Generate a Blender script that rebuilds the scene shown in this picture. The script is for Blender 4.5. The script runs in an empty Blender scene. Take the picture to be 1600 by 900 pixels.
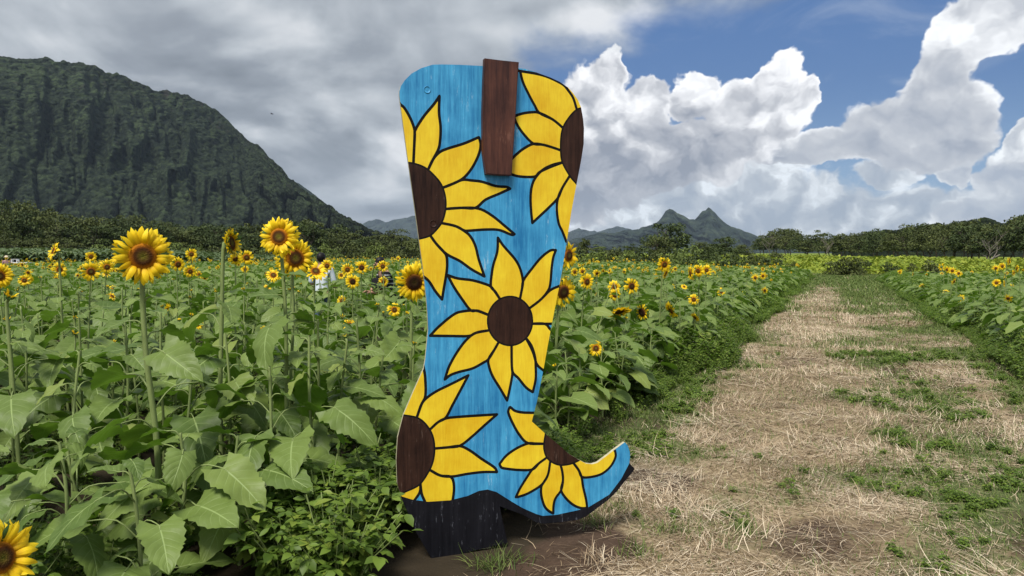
import bpy, bmesh, math, random
import numpy as np
from mathutils import Vector, Matrix, geometry
R = math.radians
random.seed(7); rng = np.random.default_rng(7)
SC = bpy.context.scene
COL = SC.collection
# ---------------------------------------------------------------- camera
CAMH = 1.5
F = 1600*26/36.0; PITCH = math.atan(55/F)
cam_d = bpy.data.cameras.new("camera"); cam = bpy.data.objects.new("camera", cam_d); COL.objects.link(cam)
cam.location = (0, 0, CAMH); cam.rotation_euler = (R(90)-PITCH, 0, 0)
cam_d.lens = 26; cam_d.sensor_width = 36; cam_d.clip_start = 0.05; cam_d.clip_end = 40000
SC.camera = cam
SUN_EL, SUN_AZ = 58.0, -158.0      # degrees; azimuth from +Y towards +X (behind the camera, to its left)
SUN_STRENGTH, SUN_ANGLE = 4.2, 18.0
SKY_STRENGTH = 0.12
EXPOSURE = 0.28
SC.view_settings.view_transform = 'Standard'; SC.view_settings.look = 'None'
SC.view_settings.exposure = EXPOSURE; SC.view_settings.gamma = 1; SC.view_settings.use_curve_mapping = False
SC.cycles.max_bounces = 6; SC.cycles.diffuse_bounces = 3; SC.cycles.glossy_bounces = 2
SC.cycles.transmission_bounces = 3; SC.cycles.volume_bounces = 0; SC.cycles.transparent_max_bounces = 4
SC.cycles.use_adaptive_sampling = True; SC.cycles.caustics_reflective = False; SC.cycles.caustics_refractive = False

def ray(px, py):
    xc = (px-800)/F; yc = (450-py)/F
    c, s = math.cos(PITCH), math.sin(PITCH)
    return np.array([xc, c+yc*s, -s+yc*c])
def at(px, py, Y):                    # the point of the place seen at that pixel, Y metres ahead
    d = ray(px, py); t = Y/d[1]
    return np.array([d[0]*t, Y, CAMH+d[2]*t])
def azel(px, py):
    d = ray(px, py); d = d/np.linalg.norm(d)
    return math.atan2(d[0], d[1]), math.asin(d[2])

# ---------------------------------------------------------------- node helpers
class E:
    nt = None
    def __init__(s, v): s.v = v
    @staticmethod
    def m(op, *a, clamp=False):
        n = E.nt.nodes.new('ShaderNodeMath'); n.operation = op; n.use_clamp = clamp
        for i, x in enumerate(a):
            x = x.v if isinstance(x, E) else x
            if isinstance(x, (int, float)): n.inputs[i].default_value = x
            else: E.nt.links.new(x, n.inputs[i])
        return E(n.outputs[0])
    def __add__(s, o): return E.m('ADD', s, o)
    __radd__ = __add__
    def __sub__(s, o): return E.m('SUBTRACT', s, o)
    def __rsub__(s, o): return E.m('SUBTRACT', o, s)
    def __mul__(s, o): return E.m('MULTIPLY', s, o)
    __rmul__ = __mul__
    def __truediv__(s, o): return E.m('DIVIDE', s, o)
    def __pow__(s, o): return E.m('POWER', s, o)
    def max(s, o): return E.m('MAXIMUM', s, o)
    def min(s, o): return E.m('MINIMUM', s, o)
    def smax(s, o, k): return E.m('SMOOTH_MAX', s, o, k)
    def abs(s): return E.m('ABSOLUTE', s)
    def step(s, a, b):                       # smoothstep, a may be > b
        n = E.nt.nodes.new('ShaderNodeMapRange'); n.interpolation_type = 'SMOOTHSTEP'
        E.nt.links.new(s.v, n.inputs[0])
        if a < b: n.inputs[1].default_value, n.inputs[2].default_value = a, b; n.inputs[3].default_value, n.inputs[4].default_value = 0, 1
        else: n.inputs[1].default_value, n.inputs[2].default_value = b, a; n.inputs[3].default_value, n.inputs[4].default_value = 1, 0
        return E(n.outputs[0])
    def clamp(s): return E.m('ADD', s, 0.0, clamp=True)
def link(a, b): E.nt.links.new(a.v if isinstance(a, E) else a, b)
def vec(x, y, z):
    n = E.nt.nodes.new('ShaderNodeCombineXYZ')
    for i, q in enumerate((x, y, z)):
        if isinstance(q, E): link(q, n.inputs[i])
        else: n.inputs[i].default_value = q
    return n.outputs[0]
def sep(v):
    n = E.nt.nodes.new('ShaderNodeSeparateXYZ'); link(v, n.inputs[0]); return [E(o) for o in n.outputs]
def noise(v, scale, detail=4, rough=.55, dist=0.0, color=False, dim='3D'):
    n = E.nt.nodes.new('ShaderNodeTexNoise'); n.noise_dimensions = dim; n.inputs['Scale'].default_value = scale
    n.inputs['Detail'].default_value = detail; n.inputs['Roughness'].default_value = rough; n.inputs['Distortion'].default_value = dist
    if v is not None: link(v, n.inputs['Vector'])
    return n.outputs['Color'] if color else E(n.outputs[0])
def voro(v, scale, detail=2, rough=.5, feature='F1', dim='3D'):
    n = E.nt.nodes.new('ShaderNodeTexVoronoi'); n.voronoi_dimensions = dim; n.feature = feature; n.normalize = True
    n.inputs['Scale'].default_value = scale; n.inputs['Detail'].default_value = detail; n.inputs['Roughness'].default_value = rough
    if v is not None: link(v, n.inputs['Vector'])
    return E(n.outputs[0])
def mixc(f, a, b, blend='MIX'):
    n = E.nt.nodes.new('ShaderNodeMix'); n.data_type = 'RGBA'; n.blend_type = blend
    if isinstance(f, E): link(f, n.inputs[0])
    else: n.inputs[0].default_value = f
    for i, q in ((6, a), (7, b)):
        if isinstance(q, tuple): n.inputs[i].default_value = (*q, 1) if len(q) == 3 else q
        else: link(q, n.inputs[i])
    return n.outputs[2]
def ramp(f, stops):
    n = E.nt.nodes.new('ShaderNodeValToRGB'); link(f, n.inputs[0]); cr = n.color_ramp
    while len(cr.elements) < len(stops): cr.elements.new(.5)
    for e, (p, c) in zip(cr.elements, stops): e.position = p; e.color = (*c, 1)
    return n.outputs[0]
def attr(name, out='Vector'):
    n = E.nt.nodes.new('ShaderNodeAttribute'); n.attribute_name = name; return n.outputs[out]
def coord(out='Object'):
    n = E.nt.nodes.new('ShaderNodeTexCoord'); return n.outputs[out]
def geo(out='Position'):
    n = E.nt.nodes.new('ShaderNodeNewGeometry'); return n.outputs[out]
def mapv(v, scale=(1, 1, 1), rot=(0, 0, 0), loc=(0, 0, 0)):
    n = E.nt.nodes.new('ShaderNodeMapping'); link(v, n.inputs[0])
    n.inputs['Scale'].default_value = scale; n.inputs['Rotation'].default_value = rot; n.inputs['Location'].default_value = loc
    return n.outputs[0]
def material(name):
    m = bpy.data.materials.new(name); m.use_nodes = True; E.nt = m.node_tree
    for n in list(E.nt.nodes): E.nt.nodes.remove(n)
    out = E.nt.nodes.new('ShaderNodeOutputMaterial')
    p = E.nt.nodes.new('ShaderNodeBsdfPrincipled'); E.nt.links.new(p.outputs[0], out.inputs[0])
    m['_'] = 0; return m, p, out
def setp(p, color=None, rough=.6, spec=.4, normal=None, **k):
    if color is not None:
        if isinstance(color, tuple): p.inputs['Base Color'].default_value = (*color, 1)
        else: link(color, p.inputs['Base Color'])
    if isinstance(rough, E): link(rough, p.inputs['Roughness'])
    else: p.inputs['Roughness'].default_value = rough
    p.inputs['Specular IOR Level'].default_value = spec
    if normal is not None: link(normal, p.inputs['Normal'])
def bump(h, strength=.3, dist=.01):
    n = E.nt.nodes.new('ShaderNodeBump'); n.inputs['Strength'].default_value = strength; n.inputs['Distance'].default_value = dist
    link(h, n.inputs['Height']); return n.outputs[0]
def translucent(p, out, color, f):
    t = E.nt.nodes.new('ShaderNodeBsdfTranslucent')
    if isinstance(color, tuple): t.inputs[0].default_value = (*color, 1)
    else: link(color, t.inputs[0])
    mx = E.nt.nodes.new('ShaderNodeMixShader'); mx.inputs[0].default_value = f
    link(p.outputs[0], mx.inputs[1]); link(t.outputs[0], mx.inputs[2]); link(mx.outputs[0], out.inputs[0])
# ---------------------------------------------------------------- sky: physical sky with clouds laid out by direction
world = bpy.data.worlds.new("World"); SC.world = world; world.use_nodes = True
E.nt = world.node_tree
for n in list(E.nt.nodes): E.nt.nodes.remove(n)
def build_sky():
    wout = E.nt.nodes.new('ShaderNodeOutputWorld'); bg = E.nt.nodes.new('ShaderNodeBackground')
    link(bg.outputs[0], wout.inputs[0]); bg.inputs[1].default_value = SKY_STRENGTH
    sky = E.nt.nodes.new('ShaderNodeTexSky'); sky.sky_type = 'NISHITA'; sky.sun_disc = False
    sky.sun_elevation = R(SUN_EL); sky.sun_rotation = R(SUN_AZ); sky.altitude = 0; sky.air_density = 1.3; sky.dust_density = .3; sky.ozone_density = 3.0
    d = coord('Generated'); x, y, z = sep(d)
    az = E.m('ARCTAN2', x, y); el = E.m('ARCSINE', z)
    S = .86/SKY_STRENGTH
    def grey(r, g, b): return (r*S, g*S, b*S)
    # domain warp shared by all the cloud layers
    base = vec(az, el, 0.0)
    w1 = noise(vec(az, el*1.3, 0.0), 7, 2, .55, color=True, dim='2D')
    wx, wy, wz = sep(w1)
    w2 = noise(vec(az+3.0, el*1.2, 0.0), 24, 3, .6, color=True, dim='2D')
    vx, vy, vz = sep(w2)
    ax = az + (wx-.5)*.06 + (vx-.5)*.030
    ay = el + (wy-.5)*.04 + (vy-.5)*.028
    def blob(px, py, rx, ry, tilt=0.0):
        a0, e0 = azel(px, py); ra = rx/F*math.cos(a0)**1.5; re = ry/F
        u = (ax-a0); v = (ay-e0)
        if tilt:
            c, s = math.cos(tilt), math.sin(tilt)
            u, v = u*c+v*s, v*c-u*s
        return 1.0-((u/ra)**2.0+(v/re)**2.0)**.5
    def union(bl, k=.12):
        f = bl[0]
        for b in bl[1:]: f = f.smax(b, k)
        return f
    def puffs(dx, dy, seed, scale, det=5):
        q = vec(ax+(dx+seed), (ay+dy)*1.2, 0.0)
        return (1.0-voro(q, scale, 2.6 if det > 4 else 1.2, .5, dim='2D'))*.62 + noise(q, scale*1.5, det, .62, dim='2D')*.5
    def layer(col, mask, seed, scale, amp, edge, dark, light, grad, relief=2.2, sd=(-.012, .022), keep=1.0):
        n0 = puffs(0, 0, seed, scale, 7); n1 = puffs(sd[0], sd[1], seed, scale, 3); n2 = puffs(0, 0, seed, scale, 3)
        f = mask + (n0-.62)*amp
        a = f.step(0.0, edge)
        soft = noise(vec(ax+(seed*1.7), ay*1.3, 0.0), scale*.5, 3, .5, dim='2D')
        sh = (grad + (n2-n1)*relief + (soft-.5)*1.25 + (n0-.62)*.30).clamp()
        thick = f.step(.40, .03)                # thin rims let more light through
        sh = (sh + thick*.28).clamp()
        return mixc(a, col, ramp(sh, [(0, dark), (.5, tuple(.5*(p+q)*.92 for p, q in zip(dark, light))), (.85, light), (1, tuple(min(q*1.16, S*1.1) for q in light))]))
    elg = lambda y0, y1: el.step(azel(800, y0)[1], azel(800, y1)[1])
    # clear sky, deepened towards the top
    hz = el.step(.0, .22)
    blue = mixc(hz, grey(.20, .36, .62), grey(.040, .125, .36))
    col = mixc(.8, sky.outputs[0], blue)
    # thin high veil at the upper right
    veil = noise(vec(az*1.0, el*2.2, 4.4), 5.5, 7, .6, 1.2).step(.50, .85)*.35
    col = mixc(veil, col, grey(.6, .66, .75))
    # low far cumulus bands near the horizon
    m = union([blob(1240, 350, 460, 50), blob(1500, 345, 260, 46), blob(900, 330, 500, 70), blob(1210, 270, 62, 14), blob(1375, 275, 42, 13), blob(1130, 310, 150, 40)])
    col = layer(col, m, 21.0, 19, .85, .22, grey(.40, .46, .55), grey(.80, .85, .90), elg(420, 255)*.35+.25, 2.2)
    # right-hand edge tower
    m = union([blob(1605, 280, 85, 48, .35), blob(1612, 225, 40, 36), blob(1480, 268, 40, 20), blob(1560, 330, 110, 30)])
    col = layer(col, m, 5.0, 16, .75, .11, grey(.44, .49, .58), grey(.90, .93, .96), elg(345, 215)*.5+.3, 2.2)
    # tall cumulus right of the middle
    m = union([blob(1435, 210, 120, 52), blob(1345, 232, 120, 28), blob(1478, 125, 62, 50), blob(1512, 45, 56, 46), blob(1560, 22, 48, 44), blob(1500, 165, 66, 56), blob(1250, 244, 84, 22)])
    col = layer(col, m, 11.3, 13, .72, .13, grey(.38, .42, .50), grey(.90, .92, .95), elg(275, 95)*.5+.24, 1.6, (.014, .022))
    # cumulus bank from behind the boot
    m = union([blob(1195, 175, 84, 62), blob(1095, 150, 40, 40), blob(1022, 160, 42, 44), blob(953, 118, 26, 38), blob(925, 175, 78, 78), blob(1000, 245, 220, 54), blob(860, 260, 190, 90), blob(1120, 232, 120, 42), blob(1212, 122, 44, 38), blob(1262, 150, 28, 34)])
    col = layer(col, m, 2.7, 14.0, .72, .11, grey(.30, .33, .40), grey(.92, .93, .96), elg(300, 115)*.66+.10, 1.7, (.012, .020))
    # overcast sheet over the left half, its thin edge running up to the right
    sheet = vec(x/(z+.34), y/(z+.34), 1.7)
    big = noise(sheet, 2.1, 5, .52, .4); fine = noise(sheet, 7, 5, .55, .3)
    big2 = noise(vec(x/(z+.34)+.04, y/(z+.34)-.07, 1.7), 2.1, 3, .52, .4)
    a0, e0 = azel(915, 100); a1, e1 = azel(1290, 0)
    # signed distance from the sheet's edge line (positive on the overcast side)
    nx, ny = -(e1-e0), (a1-a0); ln = math.hypot(nx, ny); nx /= ln; ny /= ln
    edge = (az-a0)*nx + (el-e0)*ny
    leftm = (az-azel(870, 300)[0])*-1.0
    sm = edge.max(leftm*1.2 - .02) + (big-.5)*.16 + (fine-.5)*.10
    sa = sm.step(-.012, .075)
    # bright breaks placed where the photograph has them
    def glow(px, py, rx, ry, tilt=0.0):
        return blob(px, py, rx, ry, tilt).step(0, 1)
    br = glow(440, 60, 230, 75, -.5)*.34 + glow(90, 60, 170, 55)*.20 + glow(620, 250, 60, 70)*.45 + glow(430, 215, 130, 50)*.20 + glow(760, 50, 220, 70)*.22 + glow(600, 300, 110, 50)*.22 + glow(1000, 30, 220, 50)*.45 + glow(540, 190, 60, 40)*.12
    dk = glow(290, 95, 150, 38, -.1)*.16 + glow(560, 150, 120, 50, -.6)*.16 + glow(440, 260, 150, 30)*.08 + glow(560, 230, 90, 26)*.2 + glow(30, 30, 80, 40)*.06 + glow(860, 330, 200, 40)*.1
    t = (big-.5)*1.0 + (fine-.5)*.42 + (big-big2)*1.5 + br*1.15 - dk + .43 + el.step(.45, .9)*.25
    sc = ramp(t.clamp(), [(0, grey(.205, .235, .275)), (.35, grey(.315, .35, .40)), (.65, grey(.50, .54, .585)), (1, grey(.80, .82, .85))])
    col = mixc(sa, col, sc)
    # behind the camera and overhead: bright broken cloud
    back = (y.step(.25, -.2)).max(el.step(.50, .75))
    bk = ramp(noise(vec(x/(z.max(.0)+.3), y/(z.max(.0)+.3), 6.0), 1.2, 4, .5), [(.3, grey(.30, .38, .52)), (.65, grey(.72, .74, .77))])
    col = mixc(back, col, bk)
    # below the horizon
    col = mixc(el.step(-.002, -.03), col, grey(.12, .14, .12))
    link(col, bg.inputs[0])
build_sky()
world.cycles.sampling_method = 'MANUAL'; world.cycles.sample_map_resolution = 256
sun_d = bpy.data.lights.new("sun", 'SUN'); sun_d.energy = SUN_STRENGTH; sun_d.angle = R(SUN_ANGLE); sun_d.color = (1, .955, .89)
sun = bpy.data.objects.new("sun", sun_d); COL.objects.link(sun)
sd = Vector((math.sin(R(SUN_AZ))*math.cos(R(SUN_EL)), math.cos(R(SUN_AZ))*math.cos(R(SUN_EL)), math.sin(R(SUN_EL))))
sun.rotation_euler = sd.to_track_quat('Z', 'Y').to_euler(); sun.location = (0, 0, 60)
# ---------------------------------------------------------------- numpy helpers
def vnoise(x, y, seed=0):
    x = np.asarray(x, float); y = np.asarray(y, float)
    xi = np.floor(x).astype(np.int64); yi = np.floor(y).astype(np.int64); fx = x-xi; fy = y-yi
    fx = fx*fx*(3-2*fx); fy = fy*fy*(3-2*fy)
    def h(a, b):
        n = (a*374761393 + b*668265263 + seed*974634777) & 0xffffffff
        n = ((n ^ (n >> 13))*1274126177) & 0xffffffff
        return ((n ^ (n >> 16)) & 0xffff)/65535.0
    return (h(xi, yi)*(1-fx)+h(xi+1, yi)*fx)*(1-fy)+(h(xi, yi+1)*(1-fx)+h(xi+1, yi+1)*fx)*fy
def fbm(x, y, oct=4, seed=0, gain=.5):
    s = 0; a = 1; t = 0
    for k in range(oct):
        s = s+a*vnoise(x*2**k+k*17.3, y*2**k-k*9.1, seed+k); t += a; a *= gain
    return s/t
def sst(x, a, b):
    t = np.clip((np.asarray(x, float)-a)/(b-a), 0, 1); return t*t*(3-2*t)
def new_mesh(name, V, Q, mats, tc=None, midx=None, smooth=True, parent=None, extra=None):
    """V (n,3), Q list of arrays (m,3) or (m,4)"""
    me = bpy.data.meshes.new(name)
    V = np.asarray(V, np.float32); Qs = Q if isinstance(Q, list) else [Q]
    Qs = [np.asarray(q, np.int32) for q in Qs if len(q)]
    loops = np.concatenate([q.ravel() for q in Qs]); tot = np.concatenate([np.full(len(q), q.shape[1], np.int32) for q in Qs])
    st = np.concatenate([[0], np.cumsum(tot)[:-1]]).astype(np.int32)
    me.vertices.add(len(V)); me.vertices.foreach_set('co', V.ravel())
    me.loops.add(len(loops)); me.loops.foreach_set('vertex_index', loops)
    me.polygons.add(len(tot)); me.polygons.foreach_set('loop_start', st); me.polygons.foreach_set('loop_total', tot)
    if midx is not None: me.polygons.foreach_set('material_index', np.asarray(midx, np.int32))
    me.polygons.foreach_set('use_smooth', np.full(len(tot), smooth, bool))
    if tc is not None:
        a = me.attributes.new('tc', 'FLOAT_VECTOR', 'POINT'); a.data.foreach_set('vector', np.asarray(tc, np.float32).ravel())
    for k, v in (extra or {}).items():
        a = me.attributes.new(k, 'FLOAT_VECTOR', 'POINT'); a.data.foreach_set('vector', np.asarray(v, np.float32).ravel())
    for m in (mats if isinstance(mats, list) else [mats]): me.materials.append(m)
    me.update(); me.validate()
    o = bpy.data.objects.new(name, me); COL.objects.link(o)
    if parent is not None: o.parent = parent
    return o
def tag(o, label=None, cat=None, group=None, kind=None):
    if label: o['label'] = label
    if cat: o['category'] = cat
    if group: o['group'] = group
    if kind: o['kind'] = kind
    return o
def empty(name, loc=(0, 0, 0)):
    o = bpy.data.objects.new(name, None); COL.objects.link(o); o.location = loc; o.empty_display_size = .2; return o
def gridq(nr, nc, wrap=False):
    i = np.arange(nr-1)[:, None]; j = np.arange(nc if wrap else nc-1)[None, :]; j2 = (j+1) % nc
    return np.stack([i*nc+j, i*nc+j2, (i+1)*nc+j2, (i+1)*nc+j], -1).reshape(-1, 4)

# ---------------------------------------------------------------- where things are on the ground
CS, SN = math.cos(R(23.8)), math.sin(R(23.8))
def pq(x, y): return CS*x-SN*y, SN*x+CS*y      # across and along the path
def xy(p, q): return CS*p+SN*q, -SN*p+CS*q
def left_edge(q): return -1.62+.22*np.sin(q*.7)+.15*np.sin(q*1.9+1)
def right_edge(q): return 2.15+.15*np.sin(q*.8+2)
def green_cover(x, y):
    p, q = pq(x, y)
    n = fbm(x*.9+3, y*.9, 4, 5); n2 = fbm(x*2.6, y*2.6+9, 3, 8)
    n = .5+(n-.5)*2.1; n2 = .5+(n2-.5)*2.0
    g = .27+.27*sst(p, .0, .6)*sst(p, 1.7, 1.0)+.62*sst(p, 1.25, 1.9)*sst(q, 5.0, 8)+.6*sst(p, -1.2, -1.6)+.24*sst(p, -.7, -1.3)*sst(q, 14, 7)
    g = g+.8*sst(q, 18, 30)*(1-.65*np.exp(-((p+.55)/.45)**2))+sst(q, 34, 42)
    g = g-.42*np.exp(-((p+.5)/.5)**2)*sst(q, 5, 8)
    return np.clip(g*1.0+(n-.5)*.95+(n2-.5)*.45, 0, 1)
def soil_cover(x, y):
    p, q = pq(x, y)
    s = np.exp(-(((x-.12)/.55)**2+((y-3.72)/.36)**2)**1.5)*1.2
    s = s+np.exp(-(((x-.75)/.5)**2+((y-4.75)/.32)**2))*.9
    s = s+.42*sst(fbm(x*.8+30, y*.8, 3, 55), .56, .68)*sst(q, 16, 10)
    s = s+.55*np.exp(-((p-left_edge(q)-.10)/.16)**2)*sst(fbm(x*1.1, y*1.1, 2, 31), .45, .6)
    s = s+.6*np.exp(-((p-right_edge(q)+.02)/.14)**2)*sst(q, 26, 14)
    return np.clip(s+(fbm(x*3, y*3, 3, 41)-.5)*.5*(s > .12), 0, 1)
def gz(x, y):
    x = np.asarray(x, float); y = np.asarray(y, float)
    near = sst(np.hypot(x, y), 60, 20)
    z = ((fbm(x*.7, y*.7, 3, 2)-.5)*.09+(fbm(x*5, y*5, 3, 3)-.5)*.035)*near
    z = z*sst(np.hypot(x-.05, y-3.85), .2, 1.0)
    z = z+.05*np.exp(-(((x-.75)/.45)**2+((y-4.6)/.3)**2))
    return z

# ---------------------------------------------------------------- ground, one sheet to the horizon
def build_ground():
    gx = np.concatenate([-np.geomspace(9600, 62, 40), np.arange(-60, -8, 1.0), np.arange(-8, 11, .1), np.arange(11, 60, 1.0), np.geomspace(62, 9600, 40)])
    gy = np.concatenate([-np.geomspace(2400, 3, 22), np.arange(-2, 2.4, .5), np.arange(2.5, 17, .1), np.arange(17, 60, .5), np.geomspace(62, 9600, 60)])
    X, Y = np.meshgrid(gx, gy); x, y = X.ravel(), Y.ravel()
    z = gz(x, y)
    g = green_cover(x, y); s = soil_cover(x, y)
    p, q = pq(x, y)
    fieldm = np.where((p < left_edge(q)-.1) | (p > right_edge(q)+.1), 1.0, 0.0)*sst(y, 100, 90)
    m, pr, out = material("ground_cover")
    msk = attr('mask'); gr, so, fi = sep(msk)
    pos = geo('Position')
    n1 = noise(pos, 9, 6, .65); n2 = noise(pos, 55, 4, .7); n3 = noise(mapv(pos, (1, 1, .2)), 2.2, 4, .6)
    straw = ramp(n2*.65+n1*.35, [(.30, (.05, .035, .020)), (.44, (.16, .115, .065)), (.58, (.34, .27, .165)), (.8, (.50, .42, .28))])
    grass = ramp(n2*.6+n1*.4, [(.3, (.016, .028, .008)), (.5, (.05, .085, .022)), (.72, (.11, .16, .05))])
    soil = ramp(n1*.5+n2*.5, [(.3, (.030, .019, .012)), (.7, (.095, .062, .042))])
    c = mixc((gr+(n1-.5)*1.5).step(.25, .95)*.8, straw, grass)
    c = mixc((so+(n2-.5)*.7).step(.3, .55), c, soil)
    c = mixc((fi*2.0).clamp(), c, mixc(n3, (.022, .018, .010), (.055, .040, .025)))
    wide = noise(pos, .05, 4, .6); mead = mixc((n3*.4+wide*.6).step(.38, .62), (.075, .12, .018), (.22, .27, .028))
    px_, py_, pz_ = sep(pos)
    c = mixc((py_*.9155+px_*.4035+(wide-.5)*12).step(54, 62)*(px_-py_*.03).step(-4, 8), c, mead)
    setp(pr, c, .95, .15, bump(n2*.6+n1, .6, .02))
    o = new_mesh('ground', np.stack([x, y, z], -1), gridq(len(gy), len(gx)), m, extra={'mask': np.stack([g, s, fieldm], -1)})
    tag(o, kind='structure')
build_ground()

# ---------------------------------------------------------------- mountains and hills as terrain with real depth
def terrain(name, sky, d_foot, d_crest, cols, rows, mat, gully=60, gfreq=30, bumpy=4.0, bscale=9.0, seed=1, shape=1.25, back=.35, foot_z=-1.0, crest_bump=1.0, warp=.35, label=None):
    sky = np.array(sky, float); px = np.linspace(sky[0, 0], sky[-1, 0], cols)
    py = np.interp(px, sky[:, 0], sky[:, 1])
    d = np.array([ray(a, b) for a, b in zip(px, py)]); h = np.hypot(d[:, 0], d[:, 1]); d = d/h[:, None]
    az = np.arctan2(d[:, 0], d[:, 1]); dc = np.interp(px, sky[:, 0], np.asarray(d_crest, float)) if not np.isscalar(d_crest) else np.full(cols, float(d_crest))
    df = np.interp(px, sky[:, 0], np.asarray(d_foot, float)) if not np.isscalar(d_foot) else np.full(cols, float(d_foot))
    H = CAMH+d[:, 2]*dc
    v = np.concatenate([np.linspace(0, 1, rows), 1+np.linspace(.04, back, max(6, rows//12))])[:, None]
    A = az[None, :]
    front = np.clip(v, 0, 1)
    # gullies: ridged noise across the slope, fanning out downhill
    w = (fbm(A*40, front*3, 3, seed+3)-.5)*warp
    A_ = A; fan = (1-front)*(fbm(A*7+seed, A*0, 2, seed+40)-.5)*.34+(1-front)**2*(fbm(A*19, A*0, 2, seed+44)-.5)*.10; A = A+fan
    g1 = 1-np.abs(2*fbm(A*gfreq+w*3+0*front, front*1.7+.3, 3, seed)-1)*2
    g2 = 1-np.abs(2*fbm(A*gfreq*3.1+w*6, front*3.2, 3, seed+9)-1)*2
    A = A_
    prof = np.sin(np.pi*np.clip(front, 0, 1)**.8)**.8
    dist = df+(dc-df)*front**.85+gully*(g1*.75+g2*.12)*prof
    Z = foot_z+(H-foot_z)*(front**shape)
    Z = Z-np.maximum(0, g1)*.03*H*prof
    over = np.clip(v-1, 0, None)
    dist = dist+over*dc; Z = Z-over*H*1.6
    X = np.sin(A)*dist; Y = np.cos(A)*dist
    u_ = A*float(np.mean(dc)); s_ = v*math.hypot(float(np.mean(dc-df)), float(np.mean(np.maximum(H, 1))))*1.15
    b = fbm(u_/bscale, s_/bscale, 4, seed+20, .62)-.5
    mid = fbm(u_/bscale/5, s_/bscale/5, 3, seed+25)-.5
    b = b+mid*1.1*np.clip(np.minimum(front*5, (1-front)*8), 0, 1)
    amp = bumpy*np.where(front >= 1, crest_bump, 1.0)*np.clip(front*12, 0, 1)*np.ones_like(Z)
    Z = Z+b*amp*1.6; rad = -b*amp*2.0
    X = X+np.sin(A)*rad; Y = Y+np.cos(A)*rad
    V = np.stack([X, Y, Z], -1).reshape(-1, 3)
    o = new_mesh(name, V, gridq(len(v), cols), mat, extra={'mask': np.stack([np.broadcast_to(front, Z.shape), np.broadcast_to(g1*.5+.5, Z.shape), np.broadcast_to(b+.5, Z.shape)], -1).reshape(-1, 3)})
    return tag(o, kind='structure')
def hill_material(name, c_dark, c_mid, c_grass, scale, gs=1.0, rock=None):
    m, p, out = material(name); pos = geo('Position'); fr, gu, bb = sep(attr('mask'))
    n1 = noise(pos, scale, 6, .7); n2 = noise(pos, scale*.13, 6, .65)
    vn = E.nt.nodes.new('ShaderNodeTexVoronoi'); vn.inputs['Scale'].default_value = scale*1.15; link(mapv(pos, (1, .7, 1.3)), vn.inputs['Vector'])
    vd = E(vn.outputs['Distance']); vc, _, _ = sep(vn.outputs['Color'])
    t = vc*.55+n1*.55-vd*.45+(bb-.5)*.25+.12          # each crown its own tone, dark gaps between
    c = mixc(t.step(.15, .95), c_dark, c_mid)
    gm = (n2+(gu-.5)*-.18+(n1-.5)*.45+(vc-.5)*.15).step(.46, .72)*gs
    c = mixc(gm, c, mixc(t.step(.1, .9), c_mid, c_grass))
    if rock: c = mixc((noise(mapv(pos, (1, 1, .4)), scale*.5, 6, .65)+fr*.2).step(.74, .86)*.8, c, rock)
    setp(p, c, .9, .1, bump((n1*.8-vd*.9), 1.0, .55/scale)); return m
m_near = hill_material("mountain_forest", (.008, .013, .008), (.030, .043, .021), (.050, .074, .031), .12, .7, (.030, .028, .024))
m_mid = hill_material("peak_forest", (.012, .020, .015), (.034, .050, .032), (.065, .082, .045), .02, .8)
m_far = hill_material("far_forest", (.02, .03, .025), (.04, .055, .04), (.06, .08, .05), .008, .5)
m_hill = hill_material("hill_forest", (.006, .010, .004), (.022, .033, .012), (.04, .05, .018), .35, .3)
terrain('mountain', [(-1500, 190), (-1150, 150), (-800, 95), (-500, 110), (-260, 88), (-150, 80), (-60, 92), (0, 86), (28, 91), (50, 92), (70, 90), (95, 96), (120, 99), (150, 102), (165, 112), (180, 114), (197, 118), (215, 129), (245, 141), (265, 142), (290, 147), (305, 154), (330, 168), (352, 182), (375, 206), (388, 222), (405, 228), (420, 243), (438, 262), (455, 280), (480, 300), (510, 319), (540, 338), (575, 357), (600, 368), (640, 385), (680, 396)],
        [900]*30+[860, 820, 780, 740, 700, 680, 640], [1500]*24+[1450, 1400, 1350, 1300, 1250, 1200, 1100, 1000, 900, 850, 800, 740, 690], 1500, 330, m_near, gully=75, gfreq=10, bumpy=6.0, bscale=11.0, seed=4, shape=1.05, warp=.8)
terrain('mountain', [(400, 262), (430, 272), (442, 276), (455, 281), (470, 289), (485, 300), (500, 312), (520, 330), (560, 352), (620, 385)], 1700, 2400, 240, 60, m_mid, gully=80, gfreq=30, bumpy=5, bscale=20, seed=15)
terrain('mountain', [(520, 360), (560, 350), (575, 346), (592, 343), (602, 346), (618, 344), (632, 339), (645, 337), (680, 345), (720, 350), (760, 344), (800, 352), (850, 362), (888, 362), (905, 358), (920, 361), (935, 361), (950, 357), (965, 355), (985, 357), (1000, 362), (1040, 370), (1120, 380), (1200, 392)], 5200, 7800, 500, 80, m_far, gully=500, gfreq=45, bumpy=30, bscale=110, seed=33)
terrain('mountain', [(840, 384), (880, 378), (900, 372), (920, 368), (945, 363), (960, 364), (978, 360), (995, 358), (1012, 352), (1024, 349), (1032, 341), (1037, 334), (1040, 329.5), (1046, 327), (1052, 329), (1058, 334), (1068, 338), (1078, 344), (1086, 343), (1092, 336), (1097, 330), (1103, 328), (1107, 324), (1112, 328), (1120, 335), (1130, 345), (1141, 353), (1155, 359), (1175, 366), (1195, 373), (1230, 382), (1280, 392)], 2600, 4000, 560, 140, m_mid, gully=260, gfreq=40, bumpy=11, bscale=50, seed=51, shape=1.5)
terrain('hills', [(1200, 388), (1250, 378), (1275, 374), (1300, 376), (1330, 378), (1380, 384)], 2200, 2900, 120, 40, m_mid, gully=60, gfreq=30, bumpy=6, bscale=30, seed=71)
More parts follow.
